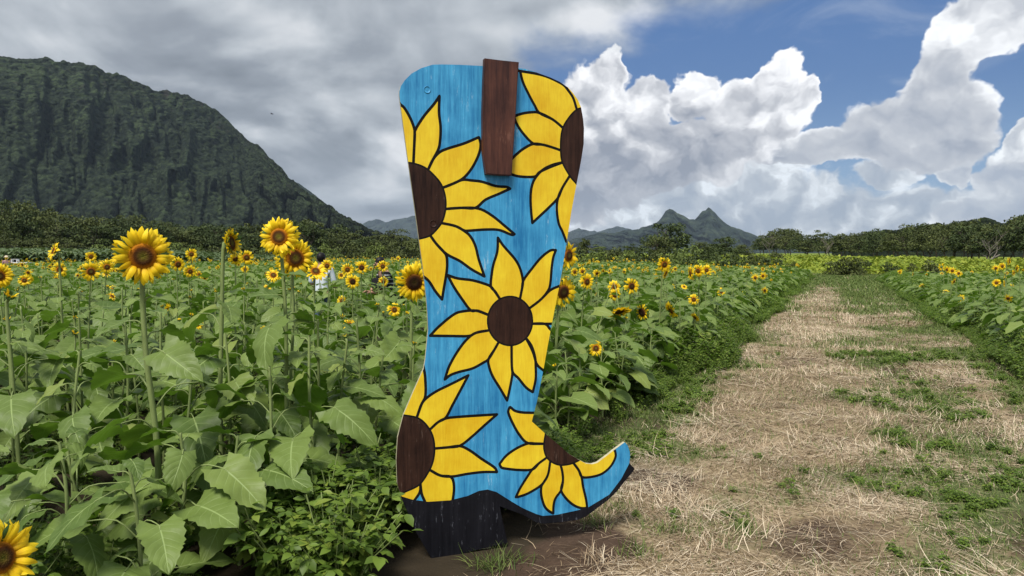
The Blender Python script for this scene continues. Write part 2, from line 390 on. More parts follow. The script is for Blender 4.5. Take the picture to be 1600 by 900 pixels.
terrain('hill', [(1300, 386), (1340, 372), (1362, 364), (1383, 359), (1400, 360), (1425, 358), (1450, 355), (1475, 351), (1500, 347), (1530, 346), (1545, 344), (1570, 346), (1585, 341), (1600, 338), (1700, 325), (1900, 320), (2200, 335), (2500, 360)], 300, 420, 620, 110, m_hill, gully=15, gfreq=20, bumpy=3.4, bscale=7, seed=81, crest_bump=1.2)

# ---------------------------------------------------------------- the air
def build_haze():
    me = bpy.data.meshes.new('haze'); bm = bmesh.new(); bmesh.ops.create_cube(bm, size=1)
    x0, x1, y0, y1, z0, z1 = -9700, 9700, -2500, 9700, -1.6, 640
    for v in bm.verts: v.co = ((v.co.x+.5)*(x1-x0)+x0, (v.co.y+.5)*(y1-y0)+y0, (v.co.z+.5)*(z1-z0)+z0)
    bm.to_mesh(me); bm.free()
    m = bpy.data.materials.new('haze_air'); m.use_nodes = True; nt = m.node_tree
    for n in list(nt.nodes): nt.nodes.remove(n)
    out = nt.nodes.new('ShaderNodeOutputMaterial'); v = nt.nodes.new('ShaderNodeVolumePrincipled')
    v.inputs['Color'].default_value = (.66, .82, 1, 1); v.inputs['Density'].default_value = 4.8e-5; v.inputs['Anisotropy'].default_value = .2
    nt.links.new(v.outputs[0], out.inputs['Volume']); me.materials.append(m)
    o = bpy.data.objects.new('haze', me); COL.objects.link(o); tag(o, kind='stuff')
build_haze()
# ---------------------------------------------------------------- the painted plywood boot
YAW = R(18)
B0 = at(735, 863, 1.0); _t = (0.0-CAMH)/(B0[2]-CAMH); B0 = np.array([B0[0]*_t, B0[1]*_t, 0.0])
BU = np.array([math.cos(YAW), math.sin(YAW), 0]); BN = np.array([math.sin(YAW), -math.cos(YAW), 0])
def onboard(px, py):                 # a pixel of the photograph to metres on the board's face
    d = ray(px, py); o = np.array([0, 0, CAMH]); t = np.dot(B0-o, BN)/np.dot(d, BN); P = o+d*t
    return float(np.dot(P-B0, BU)), float(P[2])
OUT = [(624,150),(624,143),(626,135),(632,126),(643,115),(658,106.5),(676,101),(690,100.6),(720,101.3),(753,103),(780,104.5),(808,106.5),(820,107.5),(835,112),(860,121),(875,128),(888,137),(895,145),(903,156),(908,168),(911,185),(912.5,200),(912,225),(909,245),(906,262),(901,287),(893,330),(886,375),(880,412),(874,447),(860.5,515),(849,578.5),(839,627),(831,658.5),(852.8,678.3),(872.6,694.6),(886.6,707.5),(904,718.4),(915.8,724.3),(925,725.4),(933.3,723.3),(947,713),(960,702.8),(976,691),(981,696.5),(984,706),(984.4,713.3),(983.4,723.8)]
SOLE_TOP = [(983.4,723.8),(970.6,748.3),(952,772.8),(919.3,792.6),(900.6,797.7),(870,804.3),(848,806),(837.6,803),(816.7,793.8),(800,784),(775.6,768.6),(761.8,764.8),(748,767),(730.8,774.8),(703.3,781.7),(668.8,784),(644.7,780.7),(627.5,775.5)]
LEFT = [(625.8,771.4),(620.7,756),(619.3,718),(621.3,683.6),(630.3,648.5),(646,612),(662,576),(664.5,562),(666,546),(669,514.5),(668,491),(666,465),(662.7,433.3),(654.7,373),(645.3,304),(636,240)]
SOLE = [(991,731.5),(989.3,736.6),(980,747),(962.4,769.3),(949.6,781.4),(915.8,806.6),(903,812),(875,815.8),(849.3,818.3),(837.6,816),(816.7,804.3),(791,795),(781,791),(782.4,800),(788,825),(793,848),(751.5,857.4),(713.6,867),(676.4,876.8),(651,833.3),(627.5,778.3)]
# petals: lists of (drawn?, points); drawn runs get a black line
PET = [
 [(0,[(590,254),(600,163)]),(1,[(622,158),(625.5,163),(632,169),(641,184.4),(647.3,201),(647.8,213),(646,254.4)])],
 [(1,[(646,256),(648,213),(649,203),(662,182),(677.8,163),(686.7,150)]),(1,[(686.7,150),(686,175.5),(688.4,197.8),(687.8,217.8),(685,233),(676.7,249),(668,267)])],
 [(1,[(668,267),(676.7,249),(686.7,238),(700,232),(724.4,224.4),(748.4,214.4)]),(1,[(748.4,214.4),(751,226.7),(747.8,242),(737.8,262),(724.4,278),(708,287),(690,294)])],
 [(1,[(690,294),(708,287),(722.7,281),(737,282),(753,284),(774.7,290.7),(790.7,292),(797.3,294.7)]),(1,[(797.3,294.7),(780,302.7),(758.7,312),(742.7,324.8),(721,324.8),(694,326.7)])],
 [(1,[(694,326.7),(721,324.8),(748,326),(769,337),(790.7,354.7),(804,365.9)]),(1,[(804,365.9),(798.7,366.7),(780,359.5),(758.7,358.7),(732,360.5),(725,360),(710.7,353),(687,348)])],
 [(1,[(687,348),(710.7,353),(724,360),(734.7,369),(742.7,384),(748,405),(757,432)]),(1,[(757,432),(737,421),(718.7,408),(702.7,400),(693,393),(681,380),(671,366)])],
 [(1,[(671,366),(681,380),(693,393),(697.5,400),(698.7,410),(698,424),(694,448),(690.7,468)]),(1,[(690.7,468),(680,454.7),(670.7,440),(662.7,433),(655,428)]),(0,[(630,420),(630,370)])],
 [(1,[(803,108.5),(812.7,111),(837,115),(853.8,119.5),(870.7,127),(882,134),(889.7,143.8),(896,154),(901.5,172)]),(0,[(890,190)]),(1,[(881,201),(864,187),(843,176.5),(834.9,163.8),(825.4,146),(817,128),(812.7,111)])],
 [(1,[(880,131),(889.7,143.8),(896,154),(901.5,172)]),(0,[(940,175),(940,110)])],
 [(1,[(803,181.8),(815.9,177.5),(830.6,175.4),(843,176.5),(864,187),(881,201)]),(1,[(878,235.5),(862,230),(847.5,226),(832.7,224),(817,208),(807.4,193.4),(803,181.8)])],
 [(1,[(788,263),(800,248),(807.4,240.8),(818,232.4),(832.7,225),(847.5,226),(862,230),(878,235.5)]),(1,[(880,253.5),(860,261),(843,269),(834.9,276),(811.6,275.7),(797,271.4),(786,266)])],
 [(1,[(831.8,348.4),(830,331),(829,309),(831,291),(836.7,277.8),(847.8,265.6),(863,257.8),(880,253.5)]),(1,[(891,273.5),(879,293),(872,309),(858.9,323),(845.6,335.6),(831.8,348.4)])],
 [(1,[(891,273.5),(879,293),(872,309),(870,326.7),(873,349),(878.9,362),(885,378)]),(0,[(900,385),(930,280)])],
 [(1,[(781,467),(774,456),(767,447),(768.4,427.8),(771,413),(777,393),(778,371.5)]),(1,[(778,371.5),(787,384.5),(804.5,404.7),(813,420.6),(817,439),(815.5,452),(812.5,467)])],
 [(1,[(812.5,467),(815.5,452),(818,438),(830.5,420.6),(845,403),(859.4,391.7),(868.7,390.8)]),(1,[(868.7,390.8),(864.6,401.8),(862,419),(860,442),(856.5,453.8),(845,468),(827,482)])],
 [(1,[(827,482),(845,468),(859.4,453.8),(872.4,447.5),(885,443)]),(0,[(900,444),(890,505)]),(1,[(870,505),(863.8,505.8),(850.8,506),(829,505.8)])],
 [(1,[(829,505.8),(851,506),(859.4,514),(866,520)]),(0,[(880,520),(880,590)]),(1,[(853,582),(849,578.7),(839,569.4),(833.4,552),(828,540),(821,527)])],
 [(1,[(821,527),(830.5,540.5),(836,558),(837,572),(837,592.5),(832.5,612.8)]),(1,[(832.5,612.8),(822,605.5),(810,591),(801.6,582.4),(799.6,569.4),(799.3,538)])],
 [(1,[(799.3,538),(799.6,569.4),(800.5,585),(796,610),(792.4,625.8)]),(1,[(792.4,625.8),(781.4,607),(769.8,588),(764,572),(763.5,560.8),(772.7,546),(780,533)])],
 [(1,[(780,533),(772.7,546),(763.5,560.8),(755.4,566.5),(738,575.8),(717.8,581),(704,586),(695,593)]),(1,[(695,593),(702,572),(715,549),(729.4,530.4),(743.8,520),(765,516)])],
 [(1,[(765,516),(743.8,520),(732.3,525),(703.4,525),(672,524.6)]),(1,[(672,524.6),(686,510),(709,491.4),(723.6,486.5),(743.8,485.5),(763,492)])],
 [(1,[(763,492),(746.7,485.6),(735.7,485),(723.6,469.7),(709,448),(699.6,430)]),(1,[(699.6,430),(715,435),(738,438),(758,443.7),(767,448),(774,456.7),(781,467)])],
 [(0,[(600,655),(600,575)]),(1,[(659,560),(662,575),(664.4,590.7),(664.7,618),(658.5,632),(651,653)])],
 [(1,[(651,653),(658.5,632),(667,621.6),(682.6,611),(703,601),(731.8,586.5)]),(1,[(731.8,586.5),(720.5,607.9),(706.7,633.7),(696.4,652.6),(684,660),(672,671)])],
 [(1,[(672,671),(684,660),(696,654),(713.6,651.6),(751.5,649),(776.6,647.5)]),(1,[(776.6,647.5),(755,666.4),(737.7,682),(718.8,696.3),(699.8,699),(677,701)])],
 [(1,[(677,701),(699.8,699),(718.8,697),(734.3,704),(751.5,716.3),(772,730),(776.6,737.6)]),(1,[(776.6,737.6),(755,737.6),(730.8,740.4),(706.7,744.5),(688,743),(671,734)])],
 [(1,[(671,734),(688,743),(705,745.6),(709.5,762.8),(706,790)]),(0,[(668,795)]),(1,[(664,784),(659,772),(657,757),(657,752)])],
 [(1,[(656,752),(657,762),(655,771),(646,784)]),(0,[(610,790),(610,765)])],
 [(1,[(844,645),(834,645),(816.7,644.5),(805,642),(799,637.5),(796.8,635.9)]),(1,[(796.8,635.9),(794.8,640),(794.5,645.7),(800.3,659.7),(810.8,678.3),(824.8,692.3),(852,693.5)]),(0,[(890,680)])],
 [(1,[(852,693.5),(836,693),(824.8,693),(807.3,700.5),(791,712),(780.5,725)]),(1,[(780.5,725),(783,730),(788.7,732),(809.7,734.3),(831.8,733.6),(842.3,723.8),(853,716)])],
 [(1,[(853,716),(842.3,723.8),(831.8,733.6),(824.8,743.6),(813,762.3),(806,776.8)]),(1,[(806,776.8),(811,776),(823.6,771.6),(840,762.3),(849.3,754),(856.3,741.3),(859.8,721)])],
 [(1,[(859.8,721),(856.3,741.3),(849.3,754),(845.8,761),(845.8,774),(850.5,790.3),(857,798),(864.5,802.4)]),(1,[(864.5,802.4),(865,790),(868,778.6),(876.8,765.8),(879.6,750.6),(878.5,736.6),(875.5,725)])],
 [(1,[(875.5,725),(878.5,736.6),(879.6,750.6),(876.8,765.8),(884.3,778.6),(896,789),(907.6,793.8),(917.4,793.8)]),(1,[(917.4,793.8),(915.8,781),(911,760),(908.8,746),(904,734.3),(894,721)])],
 [(1,[(894,721),(904,734.3),(910,745.5),(928.6,744.3),(942.6,739),(954.3,728.5),(961.3,715.6),(961.7,707.5),(959,701)]),(0,[(950,680),(890,680)])],
]
DISC = [
 [(0,[(600,253)]),(1,[(630,253),(637.3,254),(649,256),(665.3,262.7),(681,277),(690.7,290.7),(696,309),(696,328),(690.7,346.7),(681,360),(670.7,368.8),(654.7,373.3),(645,375)]),(0,[(600,375)])],
 [(1,[(912,168),(907.6,169),(900,172),(889.7,182.8),(880,198.6),(876.4,216.6),(876.2,238),(879,254.4),(890,274.4),(899.3,285.6),(903,290)]),(0,[(940,290),(940,165)])],
 [(1,[(797+35*math.cos(a), 501.5+38.2*math.sin(a)) for a in np.linspace(0, 2*math.pi, 25)])],
 [(0,[(600,648)]),(1,[(622,647),(630,648.5),(651.6,652.6),(665.4,663),(675.7,680),(679,700.8),(676.4,721.5),(668.8,738.7),(655,757.6),(634.4,768),(625.8,771.4),(618,774)]),(0,[(590,774)])],
 [(1,[(853,674),(850,692.3),(850.5,704),(855,715.6),(865.6,723.8),(877.3,726.8),(891.3,725),(903,720.3),(908,717)]),(0,[(905,690),(870,665)])],
]
def spline(P, n=5):
    P = [np.array(p, float) for p in P]
    if len(P) < 3: return P
    out = []
    for i in range(len(P)-1):
        p0 = P[i-1] if i else 2*P[0]-P[1]; p1, p2 = P[i], P[i+1]; p3 = P[i+2] if i+2 < len(P) else 2*P[-1]-P[-2]
        for k in range(n):
            t = k/n; out.append(.5*((2*p1)+(-p0+p2)*t+(2*p0-5*p1+4*p2-p3)*t*t+(-p0+3*p1-3*p2+p3)*t**3))
    out.append(P[-1]); return out
def inpoly(P, poly):
    x, y = P[:, 0], P[:, 1]; c = np.zeros(len(P), bool); a = poly; b = np.roll(poly, -1, 0)
    for (x1, y1), (x2, y2) in zip(a, b):
        if y1 == y2: continue
        c ^= ((y1 > y) != (y2 > y)) & (x < (x2-x1)*(y-y1)/(y2-y1)+x1)
    return c
def seg_dist(P, line):
    d = np.full(len(P), 1e9)
    for a, b in zip(line[:-1], line[1:]):
        ab = b-a; t = np.clip(((P-a)@ab)/max(1e-12, ab@ab), 0, 1); d = np.minimum(d, np.hypot(*(P-(a+t[:, None]*ab)).T))
    return d
def paint_material(name, col_lo, col_hi, scale=1.0, rough=.5, streak=1.0, chips=None, spec=.35):
    m, p, out = material(name); c = coord('Object')
    s = noise(mapv(c, (38, 38, 2.2)), 1.0, 5, .65); b = noise(c, 6, 4, .6); f = noise(mapv(c, (190, 190, 12)), 1.0, 3, .6)
    blot = noise(c, 2.3, 3, .5)
    t = (s-.5)*2.4*streak+(b-.5)*1.3+(blot-.5)*1.0+(f-.5)*.8+.5
    cc = mixc(t.clamp(), col_lo, col_hi)
    if chips:
        k = (noise(mapv(c, (60, 60, 10)), 1.0, 6, .8)+(b-.5)*.55).step(.60, .72)
        cc = mixc(k*.8, cc, chips)
    worm = voro(mapv(c, (1, 1, 1)), 34, 2, .5)
    h = s*.5+f*.35+worm*(noise(c, 4, 2, .5).step(.5, .62))*.5
    setp(p, cc, (f*.25+rough-.1), spec, bump(h, .35, .004)); return m
m_blue = paint_material("blue_paint", (.010, .155, .36), (.070, .39, .66), chips=(.40, .58, .68))
m_yel = paint_material("yellow_paint", (.64, .34, .001), (.88, .68, .030), streak=.22)
m_brn = paint_material("brown_paint", (.010, .004, .003), (.050, .022, .014), chips=(.12, .08, .06), spec=.18)
m_blk = paint_material("black_line_paint", (.004, .004, .004), (.010, .009, .009), rough=.75, spec=.12)
m_sole = paint_material("black_sole_paint", (.004, .004, .006), (.012, .012, .016), rough=.75, spec=.12, chips=(.16, .17, .20))
m_ply = paint_material("plywood_edge", (.30, .27, .16), (.52, .48, .32), rough=.8)
m_strap = paint_material("brown_wood", (.030, .008, .005), (.11, .038, .022), rough=.45, chips=(.17, .075, .05))
TH = .019
def build_boot():
    cv = lambda L: np.array([onboard(*p) for p in L])
    edge = cv(OUT+SOLE_TOP[1:]+LEFT)
    n = len(edge)
    V2 = [tuple(p) for p in edge]; EE = [(i, (i+1) % n) for i in range(n)]
    strokes = []; yel = []; brn = []
    def addpoly(L, closed):
        b = len(V2); V2.extend([tuple(p) for p in L]); k = len(L)
        EE.extend([(b+i, b+i+1) for i in range(k-1)]+([(b+k-1, b)] if closed else []))
    w0 = .0070
    for shapes, store, w in ((PET, yel, w0), (DISC, brn, .0045)):
        for runs in shapes:
            poly = []
            for drawn, pts in runs:
                pts = spline(pts, 5) if drawn else [np.array(p, float) for p in pts]
                poly += list(pts)
                if drawn:
                    L = cv(pts); keep = np.concatenate([[True], np.hypot(*np.diff(L, axis=0).T) > .002]); L = L[keep]
                    strokes.append((L, w)); t = np.gradient(L, axis=0); t /= np.maximum(1e-9, np.hypot(t[:, 0], t[:, 1]))[:, None]
                    nn = np.stack([-t[:, 1], t[:, 0]], -1)
                    ww = w*(1+.22*np.sin(np.arange(len(L))*.9+len(strokes)))[:, None]
                    strokes[-1] = (L, w); 
                    A = L[0]-t[0]*w; Bp = L[-1]+t[-1]*w
                    addpoly(np.concatenate([[A], L+nn*w, [Bp], (L-nn*w)[::-1]]), True)
            P = cv(poly); keep = np.concatenate([[True], np.hypot(*np.diff(P, axis=0).T) > 1e-5]); P = P[keep]
            store.append(P); addpoly(P, True)
    # plain filling points keep the triangles small
    r = geometry.delaunay_2d_cdt([Vector(v) for v in V2], EE, [], 0, 1e-6)
    pv = np.array([tuple(v) for v in r[0]]); tr = np.array([f for f in r[2] if len(f) == 3])
    c = pv[tr].mean(1); ins = inpoly(c, edge); tr = tr[ins]; c = c[ins]
    a = pv[tr]; area = np.abs((a[:, 1, 0]-a[:, 0, 0])*(a[:, 2, 1]-a[:, 0, 1])-(a[:, 2, 0]-a[:, 0, 0])*(a[:, 1, 1]-a[:, 0, 1]))
    tr = tr[area > 1e-11]; c = c[area > 1e-11]
    cls = np.zeros(len(c), int)
    for P in yel: cls[inpoly(c, P)] = 1
    bm_ = np.zeros(len(c), bool)
    for P in brn: bm_ |= inpoly(c, P)
    cls[bm_] = 2
    for L, w in strokes:
        h = seg_dist(c, L) < w*1.001
        if w == w0: h &= ~bm_
        cls[h] = 3
    root = empty('boot_sign', tuple(B0)); root.rotation_euler = (0, 0, YAW)
    tag(root, "giant plywood cowboy boot cutout painted blue with yellow sunflowers, beside the path", "cutout sign")
    # local frame: x along the board, y into it, z up
    f = lambda P, y: np.stack([P[:, 0], np.full(len(P), y), P[:, 1]], -1)
    a = pv[tr]; cr = (a[:, 1, 0]-a[:, 0, 0])*(a[:, 2, 1]-a[:, 0, 1])-(a[:, 2, 0]-a[:, 0, 0])*(a[:, 1, 1]-a[:, 0, 1])
    tr = np.where((cr < 0)[:, None], tr[:, ::-1], tr)
    nv = len(pv); V = np.concatenate([f(pv, 0), f(edge, 0), f(edge, TH)])
    e0 = nv; i = np.arange(n); side = np.stack([e0+i, e0+(i+1) % n, e0+n+(i+1) % n, e0+n+i], -1)
    bt = np.array([t for t in geometry.tessellate_polygon([[Vector((*p, 0)) for p in edge]])]); back = e0+n+bt
    o = new_mesh('boot_board', V, [tr, back, side], [m_blue, m_yel, m_brn, m_blk, m_ply], smooth=False, parent=root, midx=np.concatenate([cls, np.full(len(back), 4), np.full(len(side), 4)]))
    # sole and heel, one black board a little proud of the blue one
    def slab(name, pts, y0, y1, mat, bev=.002):
        P = np.array(pts); me = bpy.data.meshes.new(name); bm = bmesh.new()
        fr = [bm.verts.new((p[0], y0, p[1])) for p in P]; fa = bm.faces.new(fr)
        ex = bmesh.ops.extrude_face_region(bm, geom=[fa]); 
        for v in ex['geom']:
            if isinstance(v, bmesh.types.BMVert): v.co.y = y1
        bmesh.ops.recalc_face_normals(bm, faces=bm.faces)
        if bev:
            es = [e for e in bm.edges if abs(e.verts[0].co.y-y0) < 1e-6 and abs(e.verts[1].co.y-y0) < 1e-6]
            bmesh.ops.bevel(bm, geom=es, offset=bev, segments=2, affect='EDGES')
        bm.to_mesh(me); bm.free(); me.materials.append(mat)
        ob = bpy.data.objects.new(name, me); COL.objects.link(ob); ob.parent = root; return ob
    slab('sole', [onboard(*p) for p in (SOLE_TOP[::-1]+SOLE)], -.003, TH+.002, m_sole, .0015)['label'] = "black painted sole and tall block heel"
    st = [onboard(*p) for p in [(754.4,93.6),(780,96.8),(807.5,99.6),(805.5,130),(802.5,180),(799,235),(796.4,275.4),(776,274.6),(756.5,273),(752,240),(751.5,180),(753,130)]]
    slab('pull_strap', st, -.036, -.001, m_strap, .004)
    for px, py, rr, mt in ((667.5, 140, 5.2, m_blue), (677, 349.5, 5.4, m_brn)):
        s, t = onboard(px, py); rad = rr/F*3.9
        rg = np.linspace(0, 2*math.pi, 29)[:-1]; prof = [(rad, -.0002), (rad*.97, -.0022), (rad*.84, -.0022), (rad*.80, -.0006), (rad*.4, -.0008), (rad*.02, -.0009)]
        Vv = np.array([[s+r_*math.cos(a_), y_, t+r_*math.sin(a_)] for r_, y_ in prof for a_ in rg])
        new_mesh('screw_plug', Vv, gridq(len(prof), 28, True), mt, parent=root)
    # the timber frame that holds it up from behind
    for s in (-.06, .07):
        slab('stake', [(s-.045, -.35), (s+.045, -.35), (s+.045, 1.5), (s-.045, 1.5)], TH+.001, TH+.040, m_ply, .003)
build_boot()
# ---------------------------------------------------------------- plant materials
def leaf_material(name, c1, c2, vein, back, tf=.28, rough=.48, veins=True, bs=.35):
    m, p, out = material(name); u, v, r = sep(attr('tc'))      # u across (-1..1), v along (0..1), r random per leaf
    c = mixc(r, c1, c2); c = mixc(r.step(.90, 1.0)*.35, c, (.26, .27, .05))
    sp_ = noise(geo('Position'), 75, 4, .7).step(.66, .74)*noise(geo('Position'), 9, 2, .5).step(.45, .6)
    c = mixc(sp_*.55, c, (.20, .17, .06))
    n = noise(geo('Position'), 26, 3, .6); c = mixc((n-.35).clamp()*.5, c, mixc(.5, c2, vein))
    nrm = None
    if veins:
        au = u.abs()
        mid = au.step(.055, .012)
        lat = (v-au*.30)*6.5; fr = E.m('FRACT', lat); li = ((fr-.5).abs()).step(.43, .495)*au.step(1.0, .2)
        vn = mid.max(li*.55); c = mixc(vn*.8, c, vein)
        nrm = bump(vn*-.5+((fr-.5).abs())*-.8+n*.3, bs, .008)
    bf = E.nt.nodes.new('ShaderNodeNewGeometry').outputs['Backfacing']
    c = mixc(E(bf), c, mixc(.75, c, back))
    setp(p, c, rough, .30, nrm)
    t = E.nt.nodes.new('ShaderNodeBsdfTranslucent'); link(mixc(.5, c, back), t.inputs[0])
    mx = E.nt.nodes.new('ShaderNodeMixShader'); mx.inputs[0].default_value = tf
    link(p.outputs[0], mx.inputs[1]); link(t.outputs[0], mx.inputs[2]); link(mx.outputs[0], out.inputs[0]); return m
M_leaf = leaf_material("sunflower_leaf", (.072, .122, .022), (.178, .245, .056), (.32, .42, .15), (.13, .26, .018))
M_weed = leaf_material("weed_leaf", (.055, .100, .012), (.165, .245, .034), (.15, .24, .06), (.14, .26, .02), .3, .5, False)
M_crop = leaf_material("crop_leaf", (.065, .100, .040), (.125, .175, .075), (.15, .2, .1), (.10, .16, .03), .2, .6, False)
def stem_mat():
    m, p, out = material("sunflower_stem"); u, v, r = sep(attr('tc')); n = noise(mapv(geo('Position'), (200, 200, 25)), 1, 3, .6)
    setp(p, mixc(n, (.13, .175, .045), (.26, .32, .12)), .6, .3, bump(n, .4, .003)); return m
M_stem = stem_mat()
def petal_mat():
    m, p, out = material("sunflower_petal"); u, v, r = sep(attr('tc'))
    st = noise(vec(u*9, v*1.2, r*50), 1, 3, .6)
    c = ramp((v+(st-.5)*.25).clamp(), [(0, (.70, .34, .004)), (.14, (.88, .54, .006)), (.4, (.95, .68, .010)), (1, (.97, .74, .02))])
    c = mixc(r*.30, c, (.90, .56, .01))
    setp(p, c, .5, .3, bump(st, .5, .003)); translucent(p, out, mixc(.3, c, (.9, .5, .0)), .30); return m
M_petal = petal_mat()
def disc_mat():
    m, p, out = material("sunflower_disc"); u, v, r = sep(attr('tc'))   # v = distance from the centre
    pos = geo('Position'); n = noise(pos, 260, 2, .6); vo = voro(pos, 190, 0)
    c = ramp((v+(n-.5)*.22).clamp(), [(0, (.17, .16, .018)), (.3, (.13, .085, .014)), (.48, (.075, .032, .010)), (.62, (.085, .028, .006)), (.74, (.26, .085, .007)), (.9, (.46, .18, .010)), (1, (.40, .16, .008))])
    c2 = ramp((v+(n-.5)*.22).clamp(), [(0, (.03, .016, .006)), (.5, (.020, .009, .005)), (.8, (.045, .016, .006)), (1, (.20, .08, .008))])
    c = mixc(r, c, c2)
    setp(p, c, .85, .1, bump(vo+n*.4, .9, .004)); return m
M_disc = disc_mat()
M_sepal = leaf_material("sunflower_sepal", (.045, .10, .022), (.09, .17, .04), (.2, .3, .1), (.08, .16, .03), .12, .55, False)

# ---------------------------------------------------------------- mesh pieces (all quads), as (V, Q, TC)
class Bag:
    def __init__(s): s.V = []; s.Q = []; s.T = []; s.n = 0
    def add(s, V, Q, T, var=None):
        T = np.array(T, np.float32)
        if var is not None: T = T.copy(); T[:, 2] = var
        s.V.append(np.asarray(V, np.float32)); s.Q.append(Q+s.n); s.T.append(T); s.n += len(V)
    def inst(s, tpl, M, O, var):       # M (N,3,3), O (N,3), var (N,)
        V, Q, T = tpl; N = len(M)
        if N == 0: return
        W = np.einsum('nij,kj->nki', M, V)+O[:, None, :]
        TT = np.broadcast_to(T, (N,)+T.shape).copy(); TT[:, :, 2] = np.asarray(var)[:, None]
        QQ = Q[None]+(np.arange(N)*len(V))[:, None, None]
        s.V.append(W.reshape(-1, 3).astype(np.float32)); s.Q.append(QQ.reshape(-1, 4)+s.n); s.T.append(TT.reshape(-1, 3)); s.n += N*len(V)
    def build(s, name, mat, parent=None, smooth=True, origin=None):
        if not s.V: return None
        V = np.concatenate(s.V)
        if origin is not None: V = V-np.asarray(origin, np.float32)
        return new_mesh(name, V, np.concatenate(s.Q), mat, tc=np.concatenate(s.T), parent=parent, smooth=smooth)
def rotz(a):
    a = np.asarray(a, float); c, s_, z, o = np.cos(a), np.sin(a), np.zeros_like(a), np.ones_like(a)
    return np.stack([np.stack([c, -s_, z], -1), np.stack([s_, c, z], -1), np.stack([z, z, o], -1)], -2)
def rotx(a):
    a = np.asarray(a, float); c, s_, z, o = np.cos(a), np.sin(a), np.zeros_like(a), np.ones_like(a)
    return np.stack([np.stack([o, z, z], -1), np.stack([z, c, -s_], -1), np.stack([z, s_, c], -1)], -2)
def roty(a):
    a = np.asarray(a, float); c, s_, z, o = np.cos(a), np.sin(a), np.zeros_like(a), np.ones_like(a)
    return np.stack([np.stack([c, z, s_], -1), np.stack([z, o, z], -1), np.stack([-s_, z, c], -1)], -2)
def tube(P, r, k=8, var=0.0):
    P = np.array(P, float); n = len(P); r = np.broadcast_to(r, n)
    t = np.gradient(P, axis=0); t /= np.maximum(1e-9, np.linalg.norm(t, axis=1))[:, None]
    ref = np.array([0.31, .95, .05]) if abs(t[0, 2]) > .5 else np.array([0, 0, 1.0])
    a = np.cross(t, ref); a /= np.maximum(1e-9, np.linalg.norm(a, axis=1))[:, None]; b = np.cross(t, a)
    ang = np.arange(k)*2*math.pi/k
    V = P[:, None]+r[:, None, None]*(np.cos(ang)[None, :, None]*a[:, None]+np.sin(ang)[None, :, None]*b[:, None])
    T = np.stack([np.broadcast_to(np.arange(k)/k, (n, k)), np.broadcast_to(np.linspace(0, 1, n)[:, None], (n, k)), np.full((n, k), var)], -1)
    return V.reshape(-1, 3), gridq(n, k, True), T.reshape(-1, 3)
def leaf_tpl(nt, ns, seed, droop=.5, fold=.25, wave=.05, serr=.05):
    """heart-shaped sunflower leaf, 1 long: y along, x across, z up"""
    t = np.linspace(0, 1, nt+1)**.9; s = np.linspace(-1, 1, 2*ns+1); T, S = np.meshgrid(t, s, indexing='ij')
    w = .64*(np.clip(1-T, 0, 1)**.78)*(T+.07)**.36
    if serr: w = w*(1+serr*np.where(np.arange(nt+1) % 2 == 0, 1, -1)[:, None]*(np.abs(S) > .9))
    y = T-.17*np.abs(S)**1.6*(1-T)**2.5; x = S*w; x[-1] *= 0; x[-1] += S[-1]*.004
    rs = np.random.default_rng(seed); ph = rs.random(4)*6.28
    z = fold*np.abs(x)-droop*.55*y**2 + wave*np.sin(y*9+ph[0])*np.abs(S)**1.5*np.sign(S+.001)*(.6+.4*np.sin(ph[1]))+wave*.7*np.sin(y*14+ph[2]+S*2)*np.abs(S)
    z = z-droop*.45*np.abs(x)**1.7*1.6
    x = x+(rs.random()-.5)*.12*y**2
    return np.stack([x, y*(1-.12*droop), z], -1).reshape(-1, 3), gridq(nt+1, 2*ns+1), np.stack([S, T, 0*S], -1).reshape(-1, 3)
LEAF0 = [leaf_tpl(18, 4, i, d, f, w, .06) for i, (d, f, w) in enumerate([(.35, .28, .035), (.6, .2, .05), (.9, .3, .045), (.5, .42, .04), (1.15, .25, .05), (.75, .12, .06)])]
LEAF1 = [leaf_tpl(5, 2, 20+i, d, f, w, .03) for i, (d, f, w) in enumerate([(.35, .3, .04), (.65, .2, .05), (.95, .3, .04), (.5, .4, .04)])]
LEAF2 = [leaf_tpl(2, 1, 40+i, d, f, 0, 0) for i, (d, f) in enumerate([(.5, .3), (.9, .25)])]
def petal_tpl(nt, seed, curl=.2, wid=.17):
    t = np.linspace(0, 1, nt+1); s = np.linspace(-1, 1, 3 if nt < 4 else 5); T, S = np.meshgrid(t, s, indexing='ij')
    w = wid*(np.sin(np.pi*(T*.86+.11))**.75); w[-1] = .006
    rs = np.random.default_rng(seed); tw = (rs.random()-.5)*.5
    z = curl*np.sin(T*2.6)*.35-.18*curl*T**3*4 - np.abs(S)*w*.35+tw*S*w*T
    return np.stack([S*w+(rs.random()-.5)*.12*T**2, T, z], -1).reshape(-1, 3), gridq(len(t), len(s)), np.stack([S, T, 0*S], -1).reshape(-1, 3)
PET0 = [petal_tpl(6, i, c, w) for i, (c, w) in enumerate([(.3, .13), (.1, .12), (.5, .14), (-.2, .12), (.7, .125), (.2, .15)])]
PET1 = [petal_tpl(3, 10+i, c, w) for i, (c, w) in enumerate([(.3, .19), (0, .17), (.5, .2)])]
PET2 = [petal_tpl(1, 20, .2, .2)]
PET2[0][0][:, 0] = np.tile([-.17, 0, .17], 2)*np.repeat([1, .5], 3)
def frame(n, roll=0.0):
    n = np.array(n, float); n /= np.linalg.norm(n)
    up = np.array([0, 0, 1.0]) if abs(n[2]) < .95 else np.array([0, 1.0, 0])
    x = np.cross(up, n); x /= np.linalg.norm(x); y = np.cross(n, x)
    M = np.stack([x, y, n], 1); c, s = math.cos(roll), math.sin(roll)
    return M @ np.array([[c, -s, 0], [s, c, 0], [0, 0, 1]])
